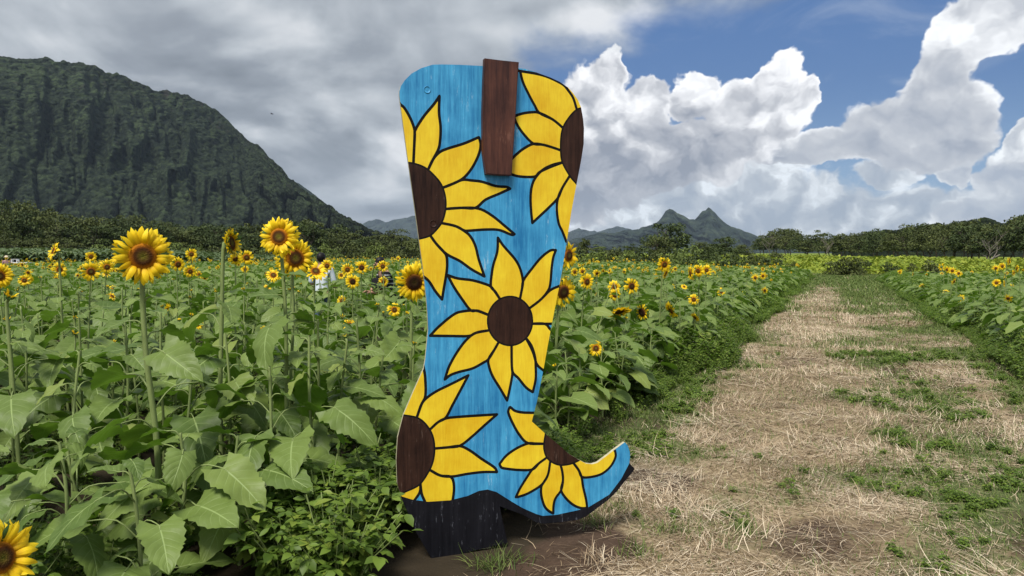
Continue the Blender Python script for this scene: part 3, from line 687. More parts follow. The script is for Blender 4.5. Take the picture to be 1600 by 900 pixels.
def head(c, n, D, lod, rs, disc=.42, open_=1.0, dark=.3, droopy=0.0):
    """returns bags (petals, disc, sepals) for a flower head centred at c facing n"""
    M = frame(n, rs.random()*6.28); c = np.array(c, float); Rr = D/2; rd = Rr*disc
    pet, dis, sep_ = Bag(), Bag(), Bag()
    T = (PET0, PET1, PET2)[lod]
    rows = ((0, 26, 1.0, .02), (1, 24, .94, .20), (2, 17, .82, .40)) if lod == 0 else ((0, 17, 1.0, .05), (1, 13, .9, .3)) if lod == 1 else ((0, 12, 1.0, .1),)
    for lay, cnt, L, lift in rows:
        a = (np.arange(cnt)+rs.random(cnt)*.55+lay*.5)/cnt*2*math.pi
        keep = rs.random(cnt) > .04; a = a[keep]; k = len(a)
        ln = (Rr-rd*.86)*L*(.84+.28*rs.random(k))
        tilt = lift*(.6+.8*rs.random(k))+(1-open_)*.95-.12+(rs.random(k)-.5)*.34
        B = rotz(a-math.pi/2) @ rotx(tilt) @ roty((rs.random(k)-.5)*.7)
        sc = np.stack([ln*(1.15+.35*rs.random(k)), ln, ln], -1)
        MM = M @ (B*sc[:, None, :])
        base = np.stack([np.cos(a)*rd*.90, np.sin(a)*rd*.90, np.full(k, -.004+.004*lay)], -1) @ M.T+c
        if droopy: 
            pass
        ti = rs.integers(0, len(T), k)
        for j in range(len(T)):
            w = ti == j; pet.inst(T[j], MM[w], base[w], rs.random(w.sum()))
    rings, seg = ((9, 28), (4, 14), (2, 8))[lod]
    rr = np.linspace(0.03, 1.0, rings+1); A = np.arange(seg)*2*math.pi/seg; RR, AA = np.meshgrid(rr, A, indexing='ij')
    z = rd*(.30*(1-RR**2)**1.0-.16*np.exp(-(RR/.45)**2))+.004
    z[-1] -= rd*.12
    jit = (rs.random(RR.shape)-.5)*rd*(.05 if lod == 0 else 0)
    V = np.stack([np.cos(AA)*RR*rd, np.sin(AA)*RR*rd, z+jit], -1).reshape(-1, 3) @ M.T+c
    dis.add(V, gridq(rings+1, seg, True), np.stack([AA/6.28, RR, np.full(RR.shape, dark)], -1).reshape(-1, 3))
    # green back and sepals
    seg = (16, 10, 6)[lod]; A = np.arange(seg)*2*math.pi/seg
    prof = np.array([(1.05, -.005), (.98, -.22), (.6, -.42), (.2, -.55), (.05, -.62)]) if lod < 2 else np.array([(1.0, -.02), (.5, -.4), (.05, -.5)])
    V = np.array([[math.cos(a)*r*rd, math.sin(a)*r*rd, z_*rd] for r, z_ in prof for a in A]) @ M.T+c
    sep_.add(V, gridq(len(prof), seg, True), np.tile([.3, .5, .4], (len(V), 1)))
    if lod < 2:
        cnt = (22, 12)[lod]; a = (np.arange(cnt)+rs.random(cnt)*.6)/cnt*6.283
        B = rotz(a-math.pi/2) @ rotx((1-open_)*1.5-.15+.5*rs.random(cnt)); ln = rd*(.75+.35*rs.random(cnt))
        base = np.stack([np.cos(a)*rd*1.0, np.sin(a)*rd*1.0, np.full(cnt, -.10*rd)], -1) @ M.T+c
        tp = PET1[0]; sep_.inst(tp, M @ (B*(np.stack([ln*1.5, ln, ln], -1))[:, None, :]), base, rs.random(cnt))
    return pet, dis, sep_
def stem_path(base, c, n, rs, D, n_pts=9, arch=0.0):
    base = np.array(base, float); c = np.array(c, float); n = np.array(n, float)/np.linalg.norm(n)
    back = c-n*D*.13; p1 = back-n*((D*.28 if abs(n[2]) > .5 else D*.12)+arch)+np.array([0, 0, arch*.9-(.03 if arch == 0 else 0)])
    mid = np.array([base[0]*.35+p1[0]*.65, base[1]*.35+p1[1]*.65, base[2]+(p1[2]-base[2])*.72])+np.append(rs.normal(0, .012, 2), 0)
    K = [base, base*.5+mid*.5+np.append(rs.normal(0, .012, 2), 0), mid, p1, back]
    return np.array(spline3(K, max(2, n_pts//3)))
def spline3(P, n=5):
    P = [np.array(p, float) for p in P]; out = []
    for i in range(len(P)-1):
        p0 = P[i-1] if i else 2*P[0]-P[1]; p1, p2 = P[i], P[i+1]; p3 = P[i+2] if i+2 < len(P) else 2*P[-1]-P[-2]
        for k in range(n):
            t = k/n; out.append(.5*((2*p1)+(-p0+p2)*t+(2*p0-5*p1+4*p2-p3)*t*t+(-p0+3*p1-3*p2+p3)*t**3))
    out.append(P[-1]); return out
def leaves_on(path, rs, lod, count, Lmax, z0, z1, separate=False, top=1.0):
    """bags of leaves with their stalks, up a stem path"""
    P = np.array(path); cz = P[:, 2]; imax = int(np.argmax(cz)); Pz = P[:imax+1]
    bags = []; bag = Bag(); stalks = Bag(); T = (LEAF0, LEAF1, LEAF2)[lod]
    a0 = rs.random()*6.28
    for i in range(count):
        f = (i+.3*rs.random())/max(1, count-1) if count > 1 else .5; z = z0+(z1-z0)*min(1, f)
        x = np.interp(z, Pz[:, 2], Pz[:, 0]); y = np.interp(z, Pz[:, 2], Pz[:, 1])
        a = a0+i*2.4+rs.normal(0, .3); L = Lmax*(.70+.45*math.sin(math.pi*min(1, .15+f*.8)))*(.85+.3*rs.random())*(1 if f < .8 else .68)
        pl = L*(.55+.35*rs.random())*(1 if f < .8 else .7); up = .75-.35*rs.random()
        o = np.array([x, y, z]); dr = np.array([-math.sin(a), math.cos(a), 0])
        tip = o+dr*pl*math.cos(up)+np.array([0, 0, pl*math.sin(up)*.75])
        m1 = o+dr*pl*.5*math.cos(up+.2)+np.array([0, 0, pl*.5*math.sin(up+.2)*1.1])
        down = .12-rs.random()*.62+(.25 if f > .85 else 0)
        yaw = a+rs.normal(0, .25)
        Mx = (rotz(yaw) @ rotx(down) @ roty(rs.normal(0, .3)))*L
        if separate: bag = Bag()
        bag.inst(T[rs.integers(0, len(T))], Mx[None], tip[None], [rs.random()])
        if lod < 2:
            sp = spline3([o, m1, tip, tip+Mx @ np.array([0, .12, -.0])], 2 if lod else 3)
            V, Q, TT = tube(sp, np.linspace(.0042, .0022, len(sp))*(Lmax/.26), 5 if lod == 0 else 3, .5)
            if separate:
                TT = TT.copy(); st = (V, Q, TT); bags.append((bag, st))
            else: stalks.add(V, Q, TT)
    return (bags, None) if separate else (bag, stalks)
def facing(azd, tiltd, c):
    """unit vector: azd degrees turned towards the viewer's right from looking at the camera, tiltd upwards"""
    b = math.atan2(-c[0], -c[1]); a = b-R(azd)           # azimuth from +Y to +X
    t = R(tiltd); return np.array([math.sin(a)*math.cos(t), math.cos(a)*math.cos(t), math.sin(t)])
OCC = []       # where plants stand
NPL = 0
def sunflower(c, n, D, rs, lod, label, group=None, base=None, leaves=11, Lmax=.26, open_=1.0, dark=.3, disc=.42, stem_r=.011, arch=0.0, bud=False, cat='sunflower', leaf_top=.86, name='sunflower', ztop_leaf=None):
    global NPL; NPL += 1
    c = np.array(c, float)
    if base is None:
        bx, by = c[0]-n[0]*D*.6+rs.normal(0, .03), c[1]-n[1]*D*.6+rs.normal(0, .03); base = np.array([bx, by, float(gz(bx, by))-.02])
    else: base = np.array([base[0], base[1], float(gz(base[0], base[1]))-.02])
    OCC.append((base[0], base[1]))
    root = empty(name, tuple(base)); tag(root, label, cat, group)
    path = stem_path(base, c, n, rs, D, 12 if lod == 0 else 6, arch)
    rr = np.interp(np.linspace(0, 1, len(path)), [0, .15, .8, 1], [stem_r*1.35, stem_r*1.1, stem_r*.8, stem_r*.75])
    b = Bag(); b.add(*tube(path, rr, 10 if lod == 0 else 5, .3)); st = b.build('stem', M_stem, root, origin=base)
    zt = base[2]+(path[:, 2].max()-base[2])*leaf_top if ztop_leaf is None else ztop_leaf
    if lod == 0:
        L, _ = leaves_on(path, rs, 0, leaves, Lmax, base[2]+.10, zt, separate=True)
        for bag, (V, Q, T) in L:
            q0 = sum(len(q) for q in bag.Q); bag.add(V, Q, T); Vv = np.concatenate(bag.V)-base
            qq = np.concatenate(bag.Q); new_mesh('leaf', Vv, qq, [M_leaf, M_stem], tc=np.concatenate(bag.T), parent=root, midx=np.concatenate([np.zeros(q0), np.ones(len(qq)-q0)]))
    else:
        bag, stalks = leaves_on(path, rs, lod, leaves, Lmax, base[2]+.12, zt)
        q0 = sum(len(q) for q in bag.Q)
        if stalks and stalks.V: bag.add(np.concatenate(stalks.V), np.concatenate(stalks.Q), np.concatenate(stalks.T))
        qq = np.concatenate(bag.Q); new_mesh('foliage', np.concatenate(bag.V)-base, qq, [M_leaf, M_stem], tc=np.concatenate(bag.T), parent=root, midx=np.concatenate([np.zeros(q0), np.ones(len(qq)-q0)]))
    if D > 0:
        pet, dis, sp = head(c, n, D, lod if not bud else max(lod, 1), rs, disc, open_, dark)
        h = sp.build('flower_head', M_sepal, root, origin=base)
        if not bud:
            pet.build('petals', M_petal, h, origin=base)
            dis.build('seed_disc', M_disc, h, origin=base)
        else:
            a = rs.random(9)*6.28; k = 9; rd = D/2*.7; M = frame(n)
            B = rotz(a-math.pi/2) @ rotx(1.0+.5*rs.random(k)); tip = Bag()
            tip.inst(PET1[0], M @ (B*D*.28), (np.stack([np.cos(a)*rd*.4, np.sin(a)*rd*.4, np.full(k, .0)], -1) @ M.T)+c, rs.random(k))
            tip.build('petals', M_petal, h, origin=base)
    return root
# ---------------------------------------------------------------- the sunflowers one can tell apart
# (px, py, size px, real width m, turned right deg, tilt up deg, options, label)
G_L = "small sunflowers dotted over the left field"
HEADS = [
 (223,400,90,.27,4,-4,dict(leaves=12,Lmax=.29,disc=.46,dark=.15,stem_r=.014,leaf_top=.84,base_px=228,hy=3.5),"largest open sunflower on the tall thick stem, facing the viewer in the left field"),
 (436,370,63,.22,-8,4,dict(leaves=13,Lmax=.28,disc=.44,dark=.1,stem_r=.011,leaf_top=.84,base_px=446),"tall open sunflower touching the tree line, just in front of another big bloom"),
 (461,403,62,.26,18,-2,dict(leaves=9,Lmax=.27,disc=.48,dark=.15,stem_r=.011),"big open sunflower partly hidden behind the taller bloom at its upper left"),
 (360,380,48,.18,62,8,dict(leaves=13,Lmax=.29,open_=.35,disc=.55,dark=.4,stem_r=.013,base_px=348,leaf_top=.86),"half opened sunflower on a thick stem, turned right, with ragged green sepals"),
 (15,463,36,.13,30,55,dict(leaves=10,Lmax=.26,open_=.15,bud=True,stem_r=.012,base_px=26),"tall green sunflower bud at the left edge of the field"),
 (84,392,30,.17,-72,20,dict(leaves=10,Lmax=.26,open_=.8,stem_r=.011,base_px=103),"side-on sunflower facing left on a curved stem below the tree line"),
 (647,441,62,.27,12,-8,dict(leaves=11,Lmax=.27,disc=.44,dark=.9,stem_r=.011,base_px=630),"large dark-centred sunflower half hidden behind the left edge of the boot"),
 (493,424,36,.20,8,38,dict(leaves=10,Lmax=.25,open_=.8,dark=.4,stem_r=.010),"cup-shaped sunflower tilted upward, right of the two big blooms"),
 (0,872,124,.19,40,14,dict(leaves=3,Lmax=.14,open_=.85,stem_r=.008,leaf_top=.5),"yellow sunflower low in the bottom left corner"),
 (-1,431,40,.20,5,0,dict(leaves=9),"sunflower cut by the left edge of the picture, above the tall green bud"),
 (142,424,31,.20,3,0,dict(leaves=9,dark=.4),"round open sunflower left of the largest bloom, under a smaller one"),
 (167,417,23,.17,8,0,{},"sunflower tucked between the round bloom and the largest bloom"),
 (142,401,17,.15,0,0,{},"small sunflower directly above the round open bloom, below the tree line"),
 (93,421,23,.16,6,5,{},"sunflower behind the curved stem of the side-on bloom"),
 (38,438,19,.16,0,10,{},"small open sunflower between the left edge and the curved stem"),
 (299,397,19,.17,3,0,{},"small sunflower standing up against the trees, right of the largest bloom"),
 (278,413,24,.18,20,0,dict(dark=.5),"sunflower close to the right rim of the largest bloom"),
 (297,424,20,.16,15,0,{},"sunflower under the small one that stands against the trees"),
 (311,429,14,.14,40,20,{},"tiny sunflower just right of the pair beside the largest bloom"),
 (307,506,23,.14,10,15,dict(dark=.4),"low open sunflower between two thick stems in the left field"),
 (259,485,26,.16,75,-25,dict(open_=.8),"drooping side-on sunflower low on the right of the thickest stem"),
 (178,451,14,.14,30,30,{},"small sunflower beneath the round bloom, left of the thickest stem"),
 (175,463,17,.14,50,40,{},"ragged sunflower low beneath the round bloom"),
 (43,476,11,.13,20,20,{},"tiny sunflower above the dark gap at the left"),
 (126,457,11,.13,40,0,{},"tiny half hidden sunflower below the curved stem"),
 (385,402,25,.18,8,0,{},"sunflower close behind the half opened one, to its right"),
 (368,405,20,.17,10,-20,dict(dark=.6),"sunflower peeping out below the half opened one"),
 (383,421,12,.14,0,0,{},"small sunflower under the one behind the half opened bloom"),
 (427,430,24,.17,5,30,{},"sunflower below the two big blooms, on their left"),
 (511,415,20,.17,-10,0,{},"sunflower beside the person in the white shirt"),
 (543,421,21,.17,-6,0,{},"first in the row of sunflowers in front of the bushes, nearest the white-shirted person"),
 (533,430,14,.15,10,20,{},"ragged sunflower at the lower left of the row before the bushes"),
 (565,418,22,.18,-4,0,dict(dark=.7),"middle sunflower of the row in front of the bushes"),
 (598,416,19,.17,4,0,{},"round sunflower of the row nearest the person in dark clothes"),
 (551,440,24,.18,6,0,dict(dark=.9),"dark-centred sunflower just below the row before the bushes"),
 (599,440,17,.16,8,0,{},"sunflower below the one nearest the person in dark clothes"),
 (534,470,17,.14,-25,10,dict(open_=.8),"small turned sunflower low beneath the dark-centred one"),
 (616,484,23,.16,15,10,{},"open sunflower low down left of the boot"),
 (637,490,17,.15,20,10,{},"sunflower peeping out beside the stem next to the boot"),
 (546,508,24,.15,15,30,dict(open_=.7),"ragged double-looking sunflower low among leaves left of the boot"),
 (622,404,9,.13,-30,10,{},"tiny sunflower above the large dark-centred one by the boot"),
 (495,500,14,.14,40,0,{},"small sunflower half buried in leaves below the cup-shaped bloom"),
 (418,449,13,.14,20,40,{},"small sunflower low left of the second tall stem"),
 (888,399,44,.24,48,0,dict(leaves=10,dark=.5,disc=.45),"sunflower turned right at the boot's right edge, the upper of two"),
 (880,456,50,.25,32,-6,dict(leaves=10,Lmax=.26,dark=.8,disc=.45,stem_r=.011),"large sunflower half hidden behind the right edge of the boot"),
 (917,440,27,.19,34,0,dict(dark=.5),"sunflower right of the boot facing slightly right"),
 (898,425,14,.15,25,0,{},"small sunflower between the boot's upper bloom and the next one"),
 (910,424,13,.15,18,0,{},"small sunflower above the one right of the boot"),
 (932,427,13,.15,30,20,{},"small sunflower in the distant pair right of the boot"),
 (960,448,21,.17,18,8,{},"upper sunflower of a touching pair right of the boot"),
 (961,461,20,.16,16,-5,{},"lower sunflower of a touching pair right of the boot"),
 (987,447,26,.18,22,0,dict(dark=.8),"open dark-centred sunflower right of the touching pair"),
 (929,457,12,.14,20,20,{},"small sunflower in front of the arching stem"),
 (968,487,44,.21,35,-62,dict(arch=.13,dark=.8,open_=.75,base_px=915,leaves=9),"nodding sunflower hanging from a pale arching stem"),
 (1003,488,27,.19,-42,-12,dict(dark=1,disc=.55),"sunflower facing left next to the nodding one"),
 (1048,485,34,.19,-66,-30,dict(arch=.08,open_=.9),"edge-on sunflower leaning diagonally right of the nodding one"),
 (1038,413,25,.17,25,-10,dict(open_=.9),"upper bloom of the tall cluster against the bushes right of the boot"),
 (1040,427,19,.16,70,-20,dict(open_=.8),"lower side-on bloom of the tall cluster against the bushes"),
 (1079,427,24,.17,-70,-5,dict(arch=.05),"side-on sunflower facing left beside two open ones on the field edge"),
 (1091,423,20,.15,-30,-5,{},"sunflower between the side-on one and the round one"),
 (1104,422,17,.15,12,0,{},"round sunflower rightmost of three in a tight row"),
 (1055,420,9,.14,0,0,{},"tiny sunflower between the tall cluster and the row of three"),
 (1025,431,10,.14,10,0,{},"tiny sunflower at the lower left of the tall cluster"),
 (1051,448,10,.13,30,0,{},"small sunflower below the tall cluster"),
 (1069,448,11,.14,30,40,{},"small sunflower tilted upward beneath the row of three"),
 (1084,468,18,.15,5,5,dict(dark=.4),"bright open sunflower in the lower leaves near the field edge"),
 (1127,456,14,.15,5,5,{},"round sunflower near the grass strip, upper of two"),
 (1159,463,16,.17,18,0,{},"sunflower closest to the grass strip, facing slightly right"),
 (1086,496,18,.15,-60,-35,{},"nodding sunflower left of its twin above the path edge"),
 (1107,499,16,.14,65,-20,{},"nodding sunflower right of its twin above the path edge"),
 (931,544,26,.15,6,12,dict(leaves=8,Lmax=.2,dark=.3,stem_r=.007),"low bright sunflower at waist height right of the boot"),
 (1021,545,12,.12,60,10,dict(Lmax=.18),"small side-on sunflower low on the field edge"),
 (1062,541,7,.10,30,20,dict(Lmax=.17),"tiny sunflower low on the field edge near the weeds"),
 (1180,434,13,.16,20,0,{},"sunflower in the far cluster where the field narrows, its left one"),
 (1192,431,12,.16,25,0,{},"sunflower in the middle of the far cluster where the field narrows"),
 (1192,420,7,.14,30,0,{},"topmost little sunflower of the far cluster"),
 (1197,431,7,.14,35,0,{},"right little sunflower of the far cluster"),
 (1195,454,12,.14,30,0,{},"sunflower at the field corner beside the far grass, left one"),
 (1208,452,10,.13,10,10,{},"sunflower at the field corner beside the far grass, right one"),
 (1149,478,8,.12,30,10,{},"tiny sunflower under the one nearest the grass strip"),
 (1114,477,8,.12,20,20,{},"tiny sunflower left of the lowest grass strip bloom"),
 (1066,465,7,.12,30,20,{},"tiny sunflower left of the bright open one in the lower leaves"),
 (1374,426,8,.15,10,0,{},"leftmost small sunflower of the field right of the path"),
 (1383,441,7,.13,5,20,{},"lowest small sunflower at the near-path corner of the right field"),
 (1406,425,10,.15,12,0,{},"upper bloom of a small pair in the right field"),
 (1406,434,7,.13,12,0,{},"lower bloom of a small pair in the right field"),
 (1427,428,12,.15,80,0,{},"edge-on small sunflower right of the pair in the right field"),
 (1471,417,12,.16,-150,0,{},"sunflower seen from behind, left of the bunch in the right field"),
 (1480,421,11,.16,-30,0,{},"left bloom of the bunch of three in the right field"),
 (1488,423,12,.16,10,0,{},"middle bloom of the bunch of three in the right field"),
 (1498,427,11,.16,15,0,{},"right bloom of the bunch of three in the right field"),
 (1491,440,12,.15,60,-20,{},"sunflower hanging just below the bunch of three"),
 (1478,456,10,.14,0,30,{},"lone sunflower lower left of the bunch of three"),
 (1556,419,11,.16,10,0,{},"left bloom of the pair near the right edge, by the trees"),
 (1566,416,12,.16,30,0,{},"right bloom of the pair near the right edge, by the trees"),
 (1577,408,14,.17,75,0,{},"tallest edge-on sunflower near the right edge of the picture"),
 (1584,426,11,.15,70,0,{},"edge-on sunflower below the tallest one at the right"),
 (1589,420,13,.16,-75,0,{},"edge-on sunflower facing left at the far right"),
 (1557,442,13,.16,5,5,{},"bright open sunflower lowest of the group at the right edge"),
 (1570,443,12,.15,80,0,{},"edge-on sunflower beside the lowest bright one at the right"),
 (1581,448,9,.13,30,0,{},"faded little sunflower low at the right edge"),
 (118,521,20,.09,10,60,dict(bud=True,open_=.2,Lmax=.22),"round green bud low in the left field, left of the thickest stem"),
 (177,535,15,.07,10,60,dict(bud=True,open_=.2,Lmax=.22),"smaller green bud between the round bud and the thickest stem"),
 (535,495,14,.08,10,60,dict(bud=True,open_=.2,Lmax=.22),"green bud beside the ragged sunflower left of the boot"),
 (1558,565,46,.0,0,0,dict(bare=True,leaves=11,Lmax=.24,h=1.05),"big leafy plant at the corner of the right field beside the path"),
]
FOCAL = F
def build_heads():
    for i, (px, py, sz, D, az, ti, opt, label) in enumerate(HEADS):
        rs = np.random.default_rng(1000+i); opt = dict(opt)
        if opt.pop('bare', False): continue
        opt.pop('hy', None); bpx = opt.pop('base_px', None)
        Y = D*FOCAL/sz; 
        for _ in range(60):            # every plant stands inside its field, not on the path
            c = at(px, py, Y); p_, q_ = pq(c[0], c[1])
            if px < 1300 and p_ > left_edge(q_)-.42: Y *= 1.03; D *= 1.03
            elif px > 1300 and p_ < right_edge(q_)+.45: Y *= 1.03; D *= 1.03
            else: break
        D = min(D, .24 if sz < 40 else .30)
        if c[2] < .32:                 # a flower cannot sink: bring it nearer
            pass
        n = facing(az, ti, c)
        base = None
        if bpx is not None:
            b = at(bpx, 600, Y+.02); base = (b[0], Y+.02-n[1]*D*.3)
        lod = 0 if Y < 6.2 else 1 if Y < 16 else 2
        opt.setdefault('leaves', 9 if lod < 2 else 7); opt.setdefault('Lmax', .22)
        opt.setdefault('stem_r', .008)
        if c[2] < .95: opt['Lmax'] = min(opt['Lmax'], .20)
        sunflower(c, n, D, rs, lod, label, base=base, **opt)
build_heads()

# ---------------------------------------------------------------- leafy plants without an open flower: one object each near by
def in_left(x, y): p, q = pq(x, y); return p < left_edge(q)-.32
def in_right(x, y): p, q = pq(x, y); return (p > right_edge(q)+.2) & (p < 14)
def visible(x, y, m=.06): return abs(x/y) < .70+m
plants = []
def scatter():
    r = np.random.default_rng(55); pts = []
    row = .62; step = .40
    for k in range(-140, 30):
        p0 = -1.62-.40+k*row if k < 1 else None
        if k >= 1: break
        for j in range(0, 300):
            q = j*step+r.normal(0, .09)+(k % 2)*.2; p = -2.02+k*row+r.normal(0, .10)
            pts.append((p, q))
    for k in range(0, 19):
        for j in range(0, 150):
            pts.append((2.46+k*row+r.normal(0, .10), j*step+r.normal(0, .09)))
    P = np.array(pts); x, y = xy(P[:, 0], P[:, 1])
    ok = (y > 2.75) & (np.abs(x/np.maximum(y, .1)) < np.where(y > 4, .92, .76)) & (y < 100)
    ok &= ~((P[:, 0] < 0) & (y > np.interp(x, [-70, -5, 5, 22], [96, 90, 62, 48]))) & ~((P[:, 0] > 0) & (P[:, 1] > 46))
    x, y = x[ok], y[ok]
    # the boot and the tall flowers' own stems keep their room; the person's spots too
    ok = np.hypot(x-.05, y-3.95) > .42
    ok &= ~((x > -1.0) & (y < 4.0+.3*x))
    O = np.array(OCC)
    for ox, oy in O: ok &= np.hypot(x-ox, y-oy) > .20
    ok &= ~((y < 3.35) & (x > -1.25))
    ex = np.array([(-1.22, 3.72), (-1.5, 3.32), (-1.08, 4.2), (-.92, 4.55), (-1.9, 3.1), (-1.35, 4.0)])
    return np.concatenate([x[ok], ex[:, 0]]), np.concatenate([y[ok], ex[:, 1]])
PX, PY = scatter()
dist = np.hypot(PX, PY)+np.where(np.abs(PX/PY) > .74, 1e3, 0); order = np.argsort(dist); PX, PY = PX[order], PY[order]; NSEEN = int((dist < 1e3).sum()); dist = np.hypot(PX, PY)
NIND = 231
def canopy_h(x, y, r):
    p, q = pq(x, y); edge = np.clip(np.abs(np.where(p < 0, left_edge(q)-p, p-right_edge(q)))/1.3, .0, 1)
    d = np.hypot(x, y)
    return (.62+.42*edge)*np.interp(d, [9, 30, 60], [1, .80, .74])*np.where((p > -12) & (q > 14), np.interp(q, [14, 36], [1, .74]), 1)*np.where((p > 0) & (q > 11), np.interp(q, [11, 20], [1, .80]), 1)*(.86+.26*r)*(.92+.16*fbm(x*.35, y*.35, 2, 77))
def build_individuals():
    for i in range(min(NIND, len(PX))):
        rs = np.random.default_rng(5000+i); x, y = PX[i], PY[i]; h = float(canopy_h(x, y, rs.random()))
        if y < 3.6: h = min(h, .62+.1*rs.random())
        lod = 0 if dist[i] < 5.6 else 1
        side = 'left' if pq(x, y)[0] < 0 else 'right'
        gz_ = float(gz(x, y)); c = np.array([x+rs.normal(0, .04), y+rs.normal(0, .04), gz_+h])
        n = np.array([rs.normal(0, .3), -.3+rs.normal(0, .3), 1.0]); n /= np.linalg.norm(n)
        hasbud = rs.random() < .35
        if side == 'left': lab, grp = "leafy green sunflower plant without an open flower, among others left of the path", "leafy sunflower plants without open flowers left of the path"
        else: lab, grp = "leafy green sunflower plant without an open flower, among others right of the path", "leafy sunflower plants without open flowers right of the path"
        sunflower(c, n, (.055+.03*rs.random()) if hasbud else 0, rs, lod, lab, grp, base=(x, y), leaves=10+int(rs.integers(0, 3)), Lmax=.215+.06*rs.random(), bud=True, open_=.15, stem_r=.008, leaf_top=.97, name='sunflower_plant')
build_individuals()
def build_field():
    """the rest of both fields, past the plants one can count"""
    x, y, d = PX[NIND:], PY[NIND:], dist[NIND:]; r = np.random.default_rng(99)
    lv, pt, ds, stt = Bag(), Bag(), Bag(), Bag()
    h = canopy_h(x, y, r.random(len(x)))
    for tpls, lo, hi, cnt, sc in ((LEAF1, 0, 15, 11, 1.0), (LEAF2, 15, 34, 9, 1.12), (LEAF2, 34, 200, 6, 1.35)):
        s = (d >= lo) & (d < hi); xs, ys, hs = x[s], y[s], h[s]; N = len(xs)
        if N == 0: continue
        a0 = r.random(N)*6.28
        for k in range(cnt):
            f = (k+r.random(N)*.6)/cnt; f = .25+.75*f if lo >= 15 else .1+.9*f
            a = a0+k*2.4+r.normal(0, .3, N); L = (.19+.09*r.random(N))*sc*np.where(f > .85, .75, 1); pl = L*(.45+.4*r.random(N))
            O = np.stack([xs-np.sin(a)*pl*.8, ys+np.cos(a)*pl*.8, hs*f+pl*.35+gz(xs, ys)], -1)
            M = rotz(a+r.normal(0, .3, N)) @ rotx(.12-(r.random(N)*.62)+.2*(f > .85)) @ roty(r.normal(0, .3, N))
            M = M*L[:, None, None]; ti = r.integers(0, len(tpls), N); var = r.random(N)
            for j in range(len(tpls)):
                w = ti == j; lv.inst(tpls[j], M[w], O[w], var[w])
            if lo == 0:                     # stalks, as thin blades
                V = np.array([[-.012, 0, 0], [.012, 0, 0], [-.008, 1, 0], [.008, 1, 0]]); q = np.array([[0, 1, 3, 2]])
                dirv = O-np.stack([xs, ys, hs*f], -1); ln = np.linalg.norm(dirv, axis=1)
                MM = rotz(a) @ rotx(np.arcsin(np.clip(dirv[:, 2]/ln, -1, 1)))
                MM = MM*np.stack([np.full(N, .3), ln, ln], -1)[:, None, :]
                stt.inst((V, q, np.zeros((4, 3))), MM, np.stack([xs, ys, hs*f], -1), var)
        if lo < 34:
            for k in range(3):
                V = np.array([[math.cos(a_)*.007, math.sin(a_)*.007, z_] for z_ in (0, 1) for a_ in (0, 2.1, 4.2)])
            MM = np.broadcast_to(np.eye(3), (N, 3, 3)).copy(); MM[:, 2, 2] = hs
            stt.inst((V, gridq(2, 3, True), np.zeros((6, 3))), MM, np.stack([xs, ys, gz(xs, ys)], -1), r.random(N))
    # far flowers
    p, q = pq(x, y)
    prob = np.where(p < 0, np.where(d < 14, .05, np.interp(d, [14, 25, 60], [.06, .08, .10])*np.where(x/y < -.5, 1.8, 1)), .04)*np.where((p < 0) & (p > -5) & (d > 12), .8, 1)
    prob = prob*np.where((x > -12) & (x < 0) & (d > 30), .6, 1)
    s = np.where(r.random(len(x)) < prob)[0]
    for i in s:
        D = .11+.06*r.random(); c = np.array([x[i], y[i], h[i]+.02+.26*r.random()**2])
        fc = facing(10+r.normal(0, 32), r.normal(4, 14), c); rs = np.random.default_rng(int(i)+9000)
        a, b, _ = head(c, fc, D, 2 if d[i] > 13 else 1, rs, .42, 1, .6)
        for src, dst in ((a, pt), (b, ds)):
            for V, Q, T in zip(src.V, src.Q, src.T): pass
        for src, dst in ((a, pt), (b, ds)):
            V = np.concatenate(src.V); Q = np.concatenate(src.Q); T = np.concatenate(src.T); dst.add(V, Q, T)
        V = np.array([[math.cos(a_)*.006, math.sin(a_)*.006, z_*(c[2]-.02)] for z_ in (0, 1) for a_ in (0, 2.1, 4.2)])+np.array([c[0]-fc[0]*.03, c[1]-fc[1]*.03, 0])
        stt.add(V, gridq(2, 3, True), np.zeros((6, 3)))
    parts = [(lv, 0), (pt, 1), (ds, 2), (stt, 3)]; V = []; Q = []; T = []; mi = []; n = 0
    for b, k in parts:
        if not b.V: continue
        v = np.concatenate(b.V); qq = np.concatenate(b.Q); V.append(v); Q.append(qq+n); T.append(np.concatenate(b.T)); mi.append(np.full(len(qq), k)); n += len(v)
    o = new_mesh('sunflower_field', np.concatenate(V), np.concatenate(Q), [M_leaf, M_petal, M_disc, M_stem], tc=np.concatenate(T), midx=np.concatenate(mi))
    tag(o, kind='stuff')
    print('field', len(x), 'quads', sum(map(len, Q)), 'flowers', len(s))
build_field()
